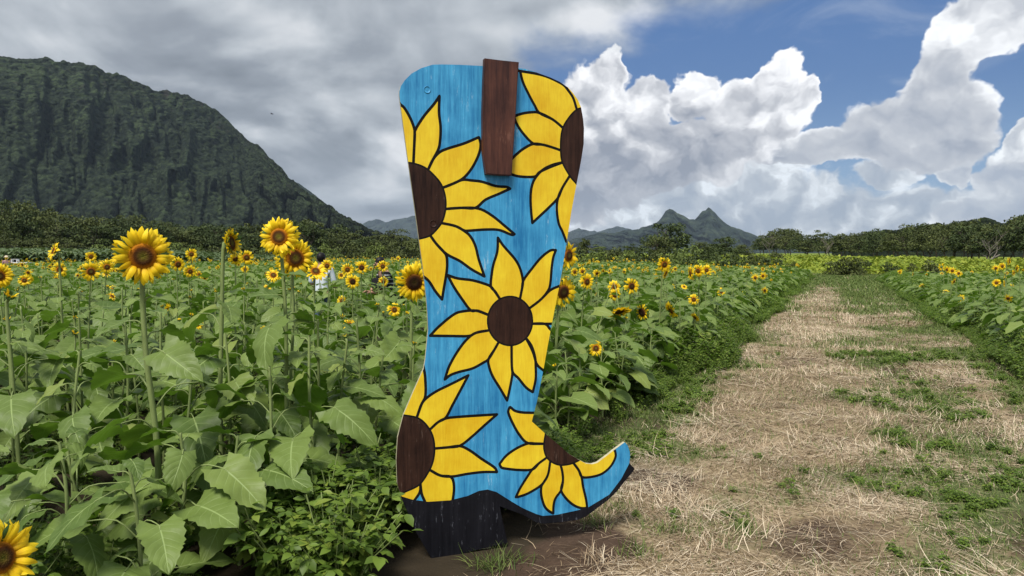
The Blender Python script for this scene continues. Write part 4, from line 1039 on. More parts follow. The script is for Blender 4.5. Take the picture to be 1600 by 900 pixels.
# ---------------------------------------------------------------- weeds, straw and grass: nobody could count them
def ell_tpl(nt, wid, droop, seed=0):
    t = np.linspace(0, 1, nt+1); T, S = np.meshgrid(t, np.array([-1, 0, 1.]), indexing='ij')
    w = wid*np.sin(np.pi*(T*.93+.05))**.8; w[-1] = .01
    return np.stack([S*w, T, .25*np.abs(S)*w-droop*T**2], -1).reshape(-1, 3), gridq(nt+1, 3), np.stack([S, T, 0*S], -1).reshape(-1, 3)
ELL = [ell_tpl(3, .27, .2), ell_tpl(3, .33, .45), ell_tpl(3, .22, .1)]
ELLQ = [ell_tpl(2, .3, .3)]
def weed_variant(seed, h, nst, leaf, q=False):
    rs = np.random.default_rng(seed); lv, st = Bag(), Bag(); T = ELLQ if q else ELL
    for s in range(nst):
        a = rs.random()*6.28; lean = .15+.5*rs.random(); hh = h*(.6+.4*rs.random())
        P = [np.array([0, 0, 0.]), np.array([math.sin(a)*lean*hh*.4, math.cos(a)*lean*hh*.4, hh*.55]), np.array([math.sin(a)*lean*hh, math.cos(a)*lean*hh, hh])]
        if not q: st.add(*tube(P, .0022, 3, .4))
        n = int(5+rs.integers(0, 4))
        for k in range(n):
            f = .25+.75*k/(n-1); o = np.array([np.interp(f, [0, .5, 1], [p[i] for p in P]) for i in range(3)]); b = rs.random()*6.28
            for dd in ((-.9, 0, .9) if rs.random() < .6 else (0,)):
                L = leaf*(.7+.5*rs.random())*(.75 if f > .9 else 1)
                M = (rotz(b+dd) @ rotx(.5*f+.1-rs.random()*.7) @ roty(rs.normal(0, .3)))*L
                pt = o+np.array([-math.sin(b), math.cos(b), .1])*leaf*.45
                lv.inst([T[rs.integers(0, len(T))]][0], M[None], pt[None], [rs.random()])
    out = []
    for b in (lv, st):
        out.append((np.concatenate(b.V), np.concatenate(b.Q), np.concatenate(b.T)) if b.V else None)
    return out
def scatter_tpl(bag, tpls, x, y, z, s, r, keepvar=True, tilt=.12):
    N = len(x); ti = r.integers(0, len(tpls), N)
    M = rotz(r.random(N)*6.28) @ rotx(r.normal(0, tilt, N)); M = M*np.asarray(s)[:, None, None]; O = np.stack([x, y, z], -1)
    for j, (V, Q, T) in enumerate(tpls):
        w = np.where(ti == j)[0]; n = len(w)
        if n == 0: continue
        W = np.einsum('nij,kj->nki', M[w], V)+O[w][:, None, :]
        TT = np.broadcast_to(T, (n,)+T.shape).copy(); TT[:, :, 2] = np.clip(TT[:, :, 2]+(r.random(n)[:, None]-.5)*.6, 0, 1)
        QQ = Q[None]+(np.arange(n)*len(V))[:, None, None]
        bag.V.append(W.reshape(-1, 3).astype(np.float32)); bag.Q.append(QQ.reshape(-1, 4)+bag.n); bag.T.append(TT.reshape(-1, 3)); bag.n += n*len(V)
def uniform_pq(r, N, p0, p1, q0, q1):
    p = p0+(p1-p0)*r.random(N); q = q0+(q1-q0)*r.random(N); x, y = xy(p, q); return p, q, x, y
def boot_clear(x, y):        # nothing grows through the board or right in front of it
    u = (x-B0[0])*BU[0]+(y-B0[1])*BU[1]; v = (x-B0[0])*BN[0]+(y-B0[1])*BN[1]
    return ~((u > -.42) & (u < 1.0) & (v > -.50) & (v < 0)) & ~((u > -.20) & (u < 1.0) & (v > -.12) & (v < .9)) & ~((v > -.12) & (u < .4) & (x/np.maximum(y, .1)*F+800 > 548))  
def build_weeds():
    r = np.random.default_rng(321)
    big = [weed_variant(i, .36, 6, .055) for i in range(7)]; far = [weed_variant(50+i, .36, 5, .075, True) for i in range(5)]
    low = [weed_variant(80+i, .13, 6, .038) for i in range(5)]
    lv, st = Bag(), Bag()
    def put(x, y, s, vs):
        ok = (y > 1.9) & (np.abs(x/np.maximum(y, .1)) < .80); x, y, s = x[ok], y[ok], s[ok]; z = gz(x, y)-.01
        seed = int(r.integers(1e9)); scatter_tpl(lv, [v[0] for v in vs], x, y, z, s, np.random.default_rng(seed))
        if vs[0][1] is not None: scatter_tpl(st, [v[1] for v in vs], x, y, z, s, np.random.default_rng(seed))
    # floor of the near field on the left
    p, q, x, y = uniform_pq(r, 5200, -9.5, -1.25, -1.5, 7.5)
    ok = (p < left_edge(q)+.12) & boot_clear(x, y) & (r.random(len(x)) < np.where(y < 3.5, .75, .42)*(.35+.65*(fbm(x*1.2, y*1.2, 2, 12) > .43))) & (y > 2.2) & ~((y < 3.25) & (x/np.maximum(y, .1)*F+800 > 400))
    s = (.40+.55*r.random(len(x)))*np.where(p > left_edge(q)-.25, .7, 1)*np.where((x > -1.45) & (y < 4.2), .42, 1); put(x[ok], y[ok], s[ok], big)
    # both edges of the path
    p, q, x, y = uniform_pq(r, 6500, -2.35, -1.25, 2.5, 17)
    ok = (p < left_edge(q)+.22*r.random(len(x))+.02) & boot_clear(x, y) & (fbm(x*.8, y*.8, 2, 14) > .36)
    s = .38+1.0*np.clip((left_edge(q)+.15-p)/.45, 0, 1)*(.6+.4*r.random(len(x))); put(x[ok], y[ok], s[ok], big)
    p, q, x, y = uniform_pq(r, 5500, 2.0, 3.3, 5.5, 18)
    ok = (p > right_edge(q)-.22*r.random(len(x))-.02)
    s = .38+1.05*np.clip((p-right_edge(q)+.1)/.5, 0, 1)*(.6+.4*r.random(len(x))); put(x[ok], y[ok], s[ok], big)
    for a, b in ((-2.6, -1.3), (1.9, 3.3)):
        p, q, x, y = uniform_pq(r, 9000, a, b, 16, 48); dd = np.where(p < 0, left_edge(q)-p, p-right_edge(q))
        ok = dd > -.3*r.random(len(x)); s = .5+.9*np.clip(dd/.6, 0, 1)*(.6+.5*r.random(len(x))); put(x[ok], y[ok], s[ok], far)
    # low broad-leaved patches on the path itself
    p, q, x, y = uniform_pq(r, 60000, -1.7, 2.4, 2.6, 13)
    g = green_cover(x, y); ok = (r.random(len(x)) < np.clip((g-.40)*1.3, 0, .6)*sst(fbm(x*7, y*7, 3, 93), .50, .66)*.9) & boot_clear(x, y) & (soil_cover(x, y) < .3)
    x, y = x[ok], y[ok]; k = r.random(len(x)) < .42; put(x[k], y[k], (.28+.45*r.random(k.sum()))*np.interp(y[k], [3, 12], [.8, 1.3]), low)
    V = [np.concatenate(lv.V), np.concatenate(st.V)]; Q = [np.concatenate(lv.Q), np.concatenate(st.Q)+len(V[0])]; T = np.concatenate([np.concatenate(lv.T), np.concatenate(st.T)])
    o = new_mesh('weeds', np.concatenate(V), np.concatenate(Q), [M_weed, M_stem], tc=T, midx=np.concatenate([np.zeros(len(Q[0])), np.ones(len(Q[1]))]))
    tag(o, kind='stuff'); print('weeds', len(Q[0])+len(Q[1]))
build_weeds()
def blade_mat(name, a, b, c3, rough=.6, tf=.25):
    m, p, out = material(name); u, v, r = sep(attr('tc')); c = ramp(r, [(0, a), (.5, b), (1, c3)]); setp(p, c, rough, .3); translucent(p, out, c, tf); return m
M_straw = blade_mat("dry_straw", (.14, .092, .050), (.45, .34, .215), (.76, .66, .49), .6, .12)
M_grass = blade_mat("green_grass", (.045, .080, .014), (.110, .165, .032), (.24, .28, .085))
def blade_tpl(n, bend, kink=0.0):
    t = np.linspace(0, 1, n+1); w = .5*np.clip(1.08-t**1.5, .08, 1)
    x = kink*np.sin(t*3.1); P = np.stack([x, t*np.cos(bend*t*.6), np.sin(bend*t)*.5*t*0+t*(1-np.cos(bend*t))*.0], -1)
    V = []
    for i in range(n+1): V += [[x[i]-w[i]*.0, t[i], -bend*t[i]**2*.5, -w[i]], [x[i], t[i], -bend*t[i]**2*.5, w[i]]]
    return np.array(V), gridq(n+1, 2)
def blades(bag, x, y, z, L, W, azm, elev, bend, kink, var, n=3):
    """ribbons: start at (x,y,z), run along azimuth azm rising at elev, width W"""
    N = len(x); t = np.linspace(0, 1, n+1)[None, :]
    dx, dy = np.sin(azm)[:, None], np.cos(azm)[:, None]; ce, se = np.cos(elev)[:, None], np.sin(elev)[:, None]
    side = kink[:, None]*np.sin(t*2.8)*L[:, None]
    X = x[:, None]+dx*ce*t*L[:, None]+dy*side; Y = y[:, None]+dy*ce*t*L[:, None]-dx*side
    Z = z[:, None]+se*t*L[:, None]-bend[:, None]*t**2*L[:, None]
    w = (W[:, None]*.5)*np.clip(1.1-t**2, .12, 1)
    ra = azm+np.pi/2; rx, ry = np.sin(ra)[:, None], np.cos(ra)[:, None]
    A = np.stack([X-rx*w, Y-ry*w, Z], -1); Bv = np.stack([X+rx*w, Y+ry*w, Z+w*.3], -1)
    V = np.stack([A, Bv], 2).reshape(-1, 3)
    q = gridq(n+1, 2); Q = (q[None]+(np.arange(N)*2*(n+1))[:, None, None]).reshape(-1, 4)
    T = np.zeros((len(V), 3)); T[:, 2] = np.repeat(var, 2*(n+1)); T[:, 1] = np.tile(np.repeat(np.linspace(0, 1, n+1), 2), N)
    bag.add(V, Q, T)
def build_straw_and_grass():
    r = np.random.default_rng(777); st, gr = Bag(), Bag()
    for q0, q1, ns, ng, wm, lm in ((2.4, 5.5, 80000, 52000, 1.0, 1.0), (5.5, 9.5, 70000, 60000, 1.35, 1.1), (9.5, 17, 50000, 60000, 2.2, 1.3), (17, 32, 26000, 42000, 4.0, 1.8), (32, 56, 6000, 26000, 8.0, 3.0)):
        p, q, x, y = uniform_pq(r, ns, -2.0, 3.0, q0, q1); g = green_cover(x, y); so = soil_cover(x, y)
        cl = fbm(x*2.1+5, y*2.1, 3, 61)
        ok = (p < right_edge(q)+.2) & (p > left_edge(q)-.2) & (r.random(ns) < np.clip(1.15-g*1.05, .12, 1)*(1-.86*np.clip(so, 0, 1))*(.35+1.3*sst(cl, .35, .6))) & (y > 2.5)
        x, y, cl = x[ok], y[ok], cl[ok]; N = len(x); flow = (fbm(x*.6, y*.6, 2, 71)-.5)*9
        up = r.random(N) < .10+.30*sst(fbm(x*1.3+9, y*1.3, 3, 88), .5, .62)
        el = np.where(up, .25+.8*r.random(N), r.normal(.03, .06, N)); L = (.035+.11*r.random(N)**1.6)*np.where(up, .9, 1.15)*lm
        z = gz(x, y)+.002+.014*r.random(N)*(~up)
        blades(st, x, y, z, L, (.0016+.0022*r.random(N))*wm, flow+r.normal(0, 1.0, N), el, np.where(up, .3, .05)*r.random(N), r.normal(0, .07, N), np.clip(r.random(N)**.8*(.55+.6*cl), 0, 1))
        p, q, x, y = uniform_pq(r, ng, -2.0, 3.0, q0, q1); g = green_cover(x, y); so = soil_cover(x, y)
        gi = q0 > 30
        ok = (p < right_edge(q)+.3) & (p > left_edge(q)-.3) & (r.random(ng) < np.clip((g-.18)*1.5, .10, 1)*(1-.9*np.clip(so, 0, 1))) & boot_clear(x, y) & (y > 2.5)
        x, y = x[ok], y[ok]; N = len(x); tuft = fbm(x*4, y*4, 2, 73)
        el = .55+.8*r.random(N); L = (.022+.07*r.random(N)*(.4+1.1*tuft))*min(lm, 1.8)
        blades(gr, x, y, gz(x, y)-.003, L, (.0022+.0026*r.random(N))*wm, r.random(N)*6.28, el, .55*r.random(N), r.normal(0, .05, N), np.clip(r.random(N)*.8+.1, 0, 1))
    # heaps of longer cut stalks
    for i in range(150):
        q = 2.8+9*r.random()**1.3; p = -1.3+3.1*r.random(); a, b = xy(p, q)
        if green_cover(a, b) > .62 or not boot_clear(np.array([a]), np.array([b]))[0]: continue
        N = int(16+26*r.random()); x = a+r.normal(0, .10, N); y = b+r.normal(0, .07, N); az0 = r.random()*6.28
        blades(st, x, y, gz(x, y)+.01+.02*r.random(N), .10+.16*r.random(N), (.0022+.0022*r.random(N))*max(1, b/6), az0+r.normal(0, .7, N), np.abs(r.normal(.12, .28, N)), .25*r.random(N), r.normal(0, .10, N), .35+.65*r.random(N), 4)
    # tufts of grass round the foot of the boot and bent stalks
    tx = [(.52, 4.16), (.60, 4.22), (.47, 4.02), (.72, 4.30), (-.02, 3.50), (-.12, 3.46), (.95, 4.35), (.35, 4.30), (.80, 3.9), (1.0, 3.7), (.62, 3.6), (1.25, 3.9), (.42, 3.52)]
    for i, (a, b) in enumerate(tx):
        N = 70; x = a+r.normal(0, .05, N); y = b+r.normal(0, .05, N)
        blades(gr if i % 3 else st, x, y, gz(x, y), .06+.09*r.random(N), .0025+.002*r.random(N), r.random(N)*6.28, .5+.9*r.random(N), .5*r.random(N), r.normal(0, .05, N), r.random(N))
    o = st.build('dry_straw', M_straw, smooth=False); tag(o, kind='stuff'); o = gr.build('grass', M_grass, smooth=False); tag(o, kind='stuff')
    print('straw', sum(map(len, st.Q)), 'grass', sum(map(len, gr.Q)))
build_straw_and_grass()
def build_crop():
    r = np.random.default_rng(31); lv = Bag(); N = 9000
    y = 58+26*r.random(N)**1.2; u = -.80+.52*r.random(N); x = u*y
    ok = (y > 58+ (u+.72)*20); x, y, u = x[ok], y[ok], u[ok]; N = len(x)
    h = (1.45+.018*(y-58)*1.0+.55*(fbm(x*.25, y*.25, 3, 5)-.3))*np.interp(u, [-.8, -.5, -.32], [1.05, .95, .6])
    for k in range(8):
        f = .45+.55*(k+r.random(N))/8; L = .30+.16*r.random(N)
        M = (rotz(r.random(N)*6.28) @ rotx(.1-.7*r.random(N)))*L[:, None, None]
        lv.inst(LEAF2[0], M, np.stack([x+r.normal(0, .25, N), y+r.normal(0, .25, N), h*f], -1), r.random(N))
    o = lv.build('crop', M_crop); tag(o, kind='stuff')
build_crop()
def build_meadow():
    r = np.random.default_rng(41); mt = blade_mat("meadow_plants", (.075, .125, .015), (.19, .25, .022), (.34, .38, .05), .7, .3)
    lv = Bag(); N = 26000; y = 47*np.exp(r.random(N)*math.log(300/47)); u = -.02+.78*r.random(N); x = u*y
    p, q = pq(x, y); lim = np.interp(u, [0, .33, .45, .55, .7], [120, 330, 170, 128, 108])
    cl = fbm(x*.10, y*.10, 3, 19)
    ok = (y < lim) & ((q > 55) | (p > 14.5)) & (r.random(N) < sst(cl, .28, .5)) & ~((x < 22) & (y < 62)); x, y, cl = x[ok], y[ok], cl[ok]; N = len(x)
    sc = y/60
    for k in range(5):
        L = (.22+.5*r.random(N)*cl)*np.clip(sc, .9, 2.2)
        M = (rotz(r.random(N)*6.28) @ rotx(.2+.9*r.random(N)))*L[:, None, None]
        lv.inst(ELLQ[0], M, np.stack([x+r.normal(0, .3, N), y+r.normal(0, .3, N), np.full(N, .05)+.35*r.random(N)*cl*np.clip(sc, 1, 2)], -1), np.clip(.2+.8*r.random(N)*(cl+.4), 0, 1))
    o = lv.build('meadow_grass', mt); tag(o, kind='stuff'); print('meadow', N)
build_meadow()
# ---------------------------------------------------------------- trees, bushes
def crown_mat(name, a, b, c3, tf=.18):
    m, p, out = material(name); u, v, r = sep(attr('tc')); oi = E.nt.nodes.new('ShaderNodeObjectInfo').outputs['Random']
    n = noise(geo('Position'), .55, 3, .6); c = ramp((r*.65+n*.5-.08), [(0, a), (.5, b), (1, c3)])
    c = mixc(E(oi)*.5, c, mixc(.5, c, c3)); setp(p, c, .65, .25); translucent(p, out, c, tf); return m
K_dark = crown_mat("dark_tree_leaves", (.014, .025, .006), (.038, .058, .014), (.090, .120, .030))
K_olive = crown_mat("olive_tree_leaves", (.020, .030, .007), (.058, .076, .017), (.125, .145, .038))
K_light = crown_mat("bush_leaves", (.050, .075, .014), (.100, .140, .028), (.17, .21, .05))
def bark_mat(name, a, b):
    m, p, out = material(name); n = noise(mapv(geo('Position'), (6, 6, 1.2)), 1.5, 4, .6); setp(p, mixc(n, a, b), .9, .2, bump(n, .5, .03)); return m
K_bark = bark_mat("tree_bark", (.05, .038, .026), (.17, .14, .11)); K_dead = bark_mat("dead_wood", (.10, .085, .07), (.25, .22, .19))
def crown_mesh(seed, w, h, z0, lumps, per, leaf, flat=1.0, airy=0.0):
    """a crown of leaf clumps in a w wide, h high volume whose foot is at z0 (unit: metres)"""
    r = np.random.default_rng(seed); b = Bag()
    for i in range(lumps):
        a = r.random()*6.28; rad = math.sqrt(r.random())*.5*w; f = r.random()
        env = math.sqrt(max(.03, 1-(rad/(.5*w))**2)); z = z0+h*(.10+.80*f*env)
        cx, cy = math.sin(a)*rad*(.9 if f > .2 else .8), math.cos(a)*rad*.9; lr = w*(.10+.10*r.random())*(1-.25*airy)
        d = r.normal(size=(per, 3)); d /= np.linalg.norm(d, axis=1)[:, None]; d[:, 2] = np.where(d[:, 2] < -.35, -d[:, 2], d[:, 2])
        rr = lr*(.55+.5*r.random(per)**.6); O = np.array([cx, cy, z])+d*rr[:, None]*np.array([1, 1, .62*flat])
        # each leaf clump a small bent quad facing roughly outwards
        az = np.arctan2(-d[:, 0], d[:, 1]); M = rotz(az+r.normal(0, .7, per)) @ rotx(.5-r.random(per)*1.3) @ roty(r.normal(0, .6, per))
        L = leaf*(.6+.8*r.random(per)); b.inst(ELLQ[0], M*(L[:, None, None]*np.array([1.25, 1, 1])), O, np.full(per, r.random())*.78+.22*r.random(per))
    me_o = b.build('crown_source', K_dark); me = me_o.data; bpy.data.objects.remove(me_o); return me
def trunk_mesh(seed, h, rad, spread, limbs=6):
    r = np.random.default_rng(seed); b = Bag()
    def grow(o, d, L, rd, lev):
        P = [o]; dd = d.copy()
        for k in range(4): dd = dd+r.normal(0, .12, 3)+np.array([0, 0, .05]); dd /= np.linalg.norm(dd); P.append(P[-1]+dd*L/4)
        b.add(*tube(P, np.linspace(rd, rd*.55, 5), 6 if lev == 0 else 4, .5))
        if lev < 2:
            for k in range(limbs-lev*3):
                f = r.integers(2, 5); a = r.random()*6.28; e = np.array([math.sin(a)*spread, math.cos(a)*spread, .75]); e = e/np.linalg.norm(e)*.7+dd*.3; grow(P[f], e/np.linalg.norm(e), L*(.55+.2*r.random()), rd*.5, lev+1)
    grow(np.array([0, 0, -.3]), np.array([0, 0, 1.0]), h*.5, rad, 0)
    o = b.build('trunk_source', K_bark); me = o.data; bpy.data.objects.remove(o); return me
CROWN = [crown_mesh(10+i, 7.5, 5.2, 1.8, 46, 60, .34) for i in range(4)]+[crown_mesh(30+i, 6.0, 5.8, 1.6, 34, 60, .34, airy=.5) for i in range(2)]
TRUNK = [trunk_mesh(60+i, 7, .17, 1.0) for i in range(3)]
BUSH = [crown_mesh(90+i, 3.4, 1.9, -.15, 26, 46, .21) for i in range(4)]
BTRUNK = [trunk_mesh(120+i, 1.8, .05, 1.2, 4) for i in range(2)]
def tree(px, ytop, Y, wpx, mat, label, group, rs, kind='tree', cat='tree'):
    top = at(px, ytop, Y)[2]; x = at(px, ytop, Y)[0]; w = wpx*Y/FOCAL
    src, trk, h0, w0 = (CROWN, TRUNK, 7.0, 7.5) if kind == 'tree' else (BUSH, BTRUNK, 1.9, 3.4)
    root = empty(kind, (x, Y, float(gz(x, Y)))); s = w/w0*1.06; sz = max(.3, top)/h0*1.16
    root.scale = (s, s, sz); root.rotation_euler = (0, 0, rs.random()*6.28); tag(root, label, cat, group)
    me = src[rs.integers(0, len(src))]
    key = me.name+mat.name; m2 = bpy.data.meshes.get(key)
    if m2 is None: m2 = me.copy(); m2.name = key; m2.materials.clear(); m2.materials.append(mat)
    c = bpy.data.objects.new('crown', m2); COL.objects.link(c); c.parent = root
    t = bpy.data.objects.new('trunk', trk[rs.integers(0, len(trk))]); COL.objects.link(t); t.parent = root
    return root
def build_trees():
    rs = np.random.default_rng(2024)
    # the wood behind the left field
    LT = [(-500, 300), (-60, 318), (0, 322), (40, 329), (60, 330), (100, 341), (130, 347), (160, 344), (200, 349), (240, 350), (262, 352), (300, 352), (345, 352), (390, 352), (430, 354), (460, 346), (480, 344), (500, 352), (530, 360), (560, 360), (600, 366), (650, 372), (720, 376), (860, 384)]
    tx = np.array([a for a, b in LT]); ty = np.array([b for a, b in LT])
    gl = "trees of the dark wood behind the left field"
    for row, (Yd, off, step, wp) in enumerate(((165, 2, 33, 58), (150, 6, 36, 60), (138, 13, 40, 60))):
        px = -330+row*13
        while px < 700:
            q = px+rs.normal(0, 6); Yq = Yd*np.interp(q, [-300, 0, 650], [.85, .88, 1.2])+rs.normal(0, 4)
            tree(q, np.interp(q, tx, ty)+off-2+rs.normal(0, 4), Yq, wp*(.8+.4*rs.random()), (K_dark, K_olive)[int(rs.random() < .55)], "dense green tree in the unbroken wood behind the left sunflower field", gl, rs)
            px += step*(.8+.4*rs.random())
    gb = "bushes along the foot of the wood behind the left field"
    for px in np.arange(150, 690, 26):
        q = px+rs.normal(0, 6); yt = 384-4*rs.random()-(3 if q > 500 else 0)
        tree(q, yt, 100+rs.random()*18, 34+12*rs.random(), (K_light, K_olive)[int(rs.random() < .5)], "low leafy bush at the foot of the wood behind the left sunflower field", gb, rs, 'bush', 'bush')
    for px in np.arange(0, 150, 30): tree(px+rs.normal(0, 6), 372+6*rs.random(), 112, 50, K_olive, "dense green tree in the unbroken wood behind the left sunflower field", gl, rs)
    # single trees between the boot and the path
    tree(1042, 352, 118, 66, K_dark, "tallest dark tree between the boot and the twin peaks, above the bushes", None, rs)
    tree(1028, 372, 112, 50, K_olive, "lower olive tree leaning on the left side of the tallest dark tree", None, rs)
    tree(1130, 373, 128, 56, K_dark, "broad dark dome-shaped tree below the right-hand twin peak", None, rs)
    tree(1098, 380, 122, 34, K_olive, "narrow olive tree between the tallest dark tree and the dome-shaped one", None, rs)
    tree(985, 383, 104, 36, K_dark, "round dark tree left of the tallest dark tree, below the foothills", None, rs)
    tree(912, 374, 120, 30, K_olive, "thin brownish tree close to the right of the boot", None, rs)
    tree(935, 384, 112, 34, K_light, "small pale tree second from the boot, under the far ridge", None, rs)
    tree(1162, 384, 140, 34, K_olive, "small tree at the right foot of the dome-shaped one", None, rs)
    gm = "bushes between the sunflowers and the meadow right of the boot"
    for px, yt, Yd, w in ((900, 396, 78, 34), (930, 399, 72, 40), (960, 391, 80, 38), (985, 396, 76, 30), (1010, 392, 82, 40), (1030, 398, 74, 30), (1055, 392, 80, 40), (1078, 388, 88, 34), (1100, 390, 84, 34), (1000, 404, 66, 26), (1072, 404, 66, 30), (1120, 392, 90, 26), (1050, 406, 64, 30), (888, 402, 70, 22)):
        tree(px, yt-4, Yd, w*1.25, (K_dark, K_olive, K_light)[rs.integers(0, 3)], "leafy bush in the tangled bank between the sunflowers and the meadow", gm, rs, 'bush', 'bush')
    gd = "dark bushes standing in the yellow-green meadow"
    for px, yt, Yd, w in ((1147, 396, 62, 28), (1180, 399, 66, 26), (1172, 408, 58, 20), (1213, 397, 98, 20), (1205, 405, 66, 30), (1316, 404, 49, 36), (1338, 407, 49, 26), (1350, 410, 52, 20), (1395, 412, 50, 22), (1462, 409, 42, 34), (1240, 411, 64, 16), (1425, 415, 46, 14), (1225, 418, 56, 20), (1120, 404, 52, 30)):
        tree(px, yt-3, Yd, w*1.3, (K_dark, K_olive)[rs.integers(0, 2)], "dark bush standing in the yellow-green meadow beyond the path", gd, rs, 'bush', 'bush')
    # the belt of trees on the right, nearer towards the edge of the picture
    RT = [(1195, 370), (1205, 364), (1230, 363), (1252, 363), (1275, 376), (1290, 378), (1310, 373), (1325, 366), (1345, 366), (1370, 368), (1395, 369), (1412, 363), (1430, 354), (1450, 356), (1470, 359), (1490, 355), (1502, 352), (1525, 358), (1545, 361), (1565, 357), (1585, 351), (1600, 347), (1660, 340), (1900, 335)]
    tx = np.array([a for a, b in RT]); ty = np.array([b for a, b in RT]); gr = "trees of the belt along the right side of the meadow"
    for row, (dy, add, st, wp) in enumerate(((26, 0, 26, 44), (10, 3, 30, 52), (0, 9, 28, 46))):
        px = 1188+row*9
        while px < 1900:
            q = px+rs.normal(0, 4); Yq = np.interp(q, [1190, 1300, 1400, 1500, 1600, 1900], [290, 205, 150, 122, 108, 95])+dy
            tree(q, np.interp(q, tx, ty)-4+add+rs.normal(0, 4), Yq, wp*np.interp(q, [1190, 1400, 1600], [.75, 1, 1.25])*(.8+.4*rs.random()), (K_dark, K_olive, K_olive)[rs.integers(0, 3)], "green tree in the belt along the right side of the meadow", gr, rs)
            px += st*(.8+.4*rs.random())
    def dead(px, ytop, Y, seed, label, lean=0.0, group=None):
        top = at(px, ytop, Y); me = trunk_mesh(seed, 7, .10, 1.3, 7); me.materials.clear(); me.materials.append(K_dead)
        r = empty('bare_tree', (top[0], Y, 0)); r.scale = (top[2]/6.2,)*3; r.rotation_euler = (0, lean, 0); tag(r, label, 'tree', group)
        t = bpy.data.objects.new('trunk', me); COL.objects.link(t); t.parent = r
    dead(1545, 360, 97, 301, "bare pale tree with thin branches before the dark trees at the right edge")
    dead(1292, 366, 190, 302, "leafless grey tree in the gap of the tree belt", 0)
    dead(1203, 362, 250, 303, "leafless grey tree at the left end of the tree belt")
    # a fallen pale limb before the right-hand trees
    a, b = at(1538, 414, 92), at(1562, 398, 95); bg = Bag()
    P = spline3([a, a*.6+b*.4+np.array([0, 0, .15]), b], 4); bg.add(*tube(P, np.linspace(.17, .07, len(P)), 6)); m = P[5]
    bg.add(*tube([m, m+np.array([.5, 0, .8]), m+np.array([.6, .1, 1.5])], [.07, .05, .02], 5)); bg.add(*tube([P[3], P[3]+np.array([-.4, 0, .6]), P[3]+np.array([-.9, 0, .8])], [.06, .04, .02], 5))
    o = bg.build('fallen_branch', K_dead); tag(o, "pale fallen branch leaning before the trees at the right", "branch")
build_trees()

# ---------------------------------------------------------------- people half hidden in the flowers, the table, the bird
def plain(name, col, rough=.8, spec=.2, n=None):
    m, p, out = material(name); t = noise(coord('Object'), 14, 3, .6); setp(p, mixc(t, tuple(c*.82 for c in col), tuple(min(1, c*1.12) for c in col)), rough, spec, bump(t, .3, .01)); return m
def skinned(name, verts, edges, radii, mat, parent, sub=2):
    me = bpy.data.meshes.new(name); me.from_pydata(verts, edges, []); me.materials.append(mat)
    o = bpy.data.objects.new(name, me); COL.objects.link(o); o.parent = parent
    md = o.modifiers.new('skin', 'SKIN'); me.skin_vertices[0].data[0].use_root = True
    for v, r in zip(me.skin_vertices[0].data, radii): v.radius = r if isinstance(r, tuple) else (r, r)
    md.use_smooth_shade = True
    s = o.modifiers.new('sub', 'SUBSURF'); s.levels = sub; s.render_levels = sub; return o
def ellipsoid(name, c, s, mat, parent, cut=None, seg=20, rings=14):
    th = np.linspace(.02, math.pi-.02, rings); ph = np.arange(seg)*2*math.pi/seg; TH_, PH = np.meshgrid(th, ph, indexing='ij')
    V = np.stack([np.sin(TH_)*np.cos(PH)*s[0]+c[0], np.sin(TH_)*np.sin(PH)*s[1]+c[1], np.cos(TH_)*s[2]+c[2]], -1).reshape(-1, 3)
    return new_mesh(name, V, gridq(rings, seg, True), mat, parent=parent)
SKIN = plain("skin", (.42, .24, .16), .55)
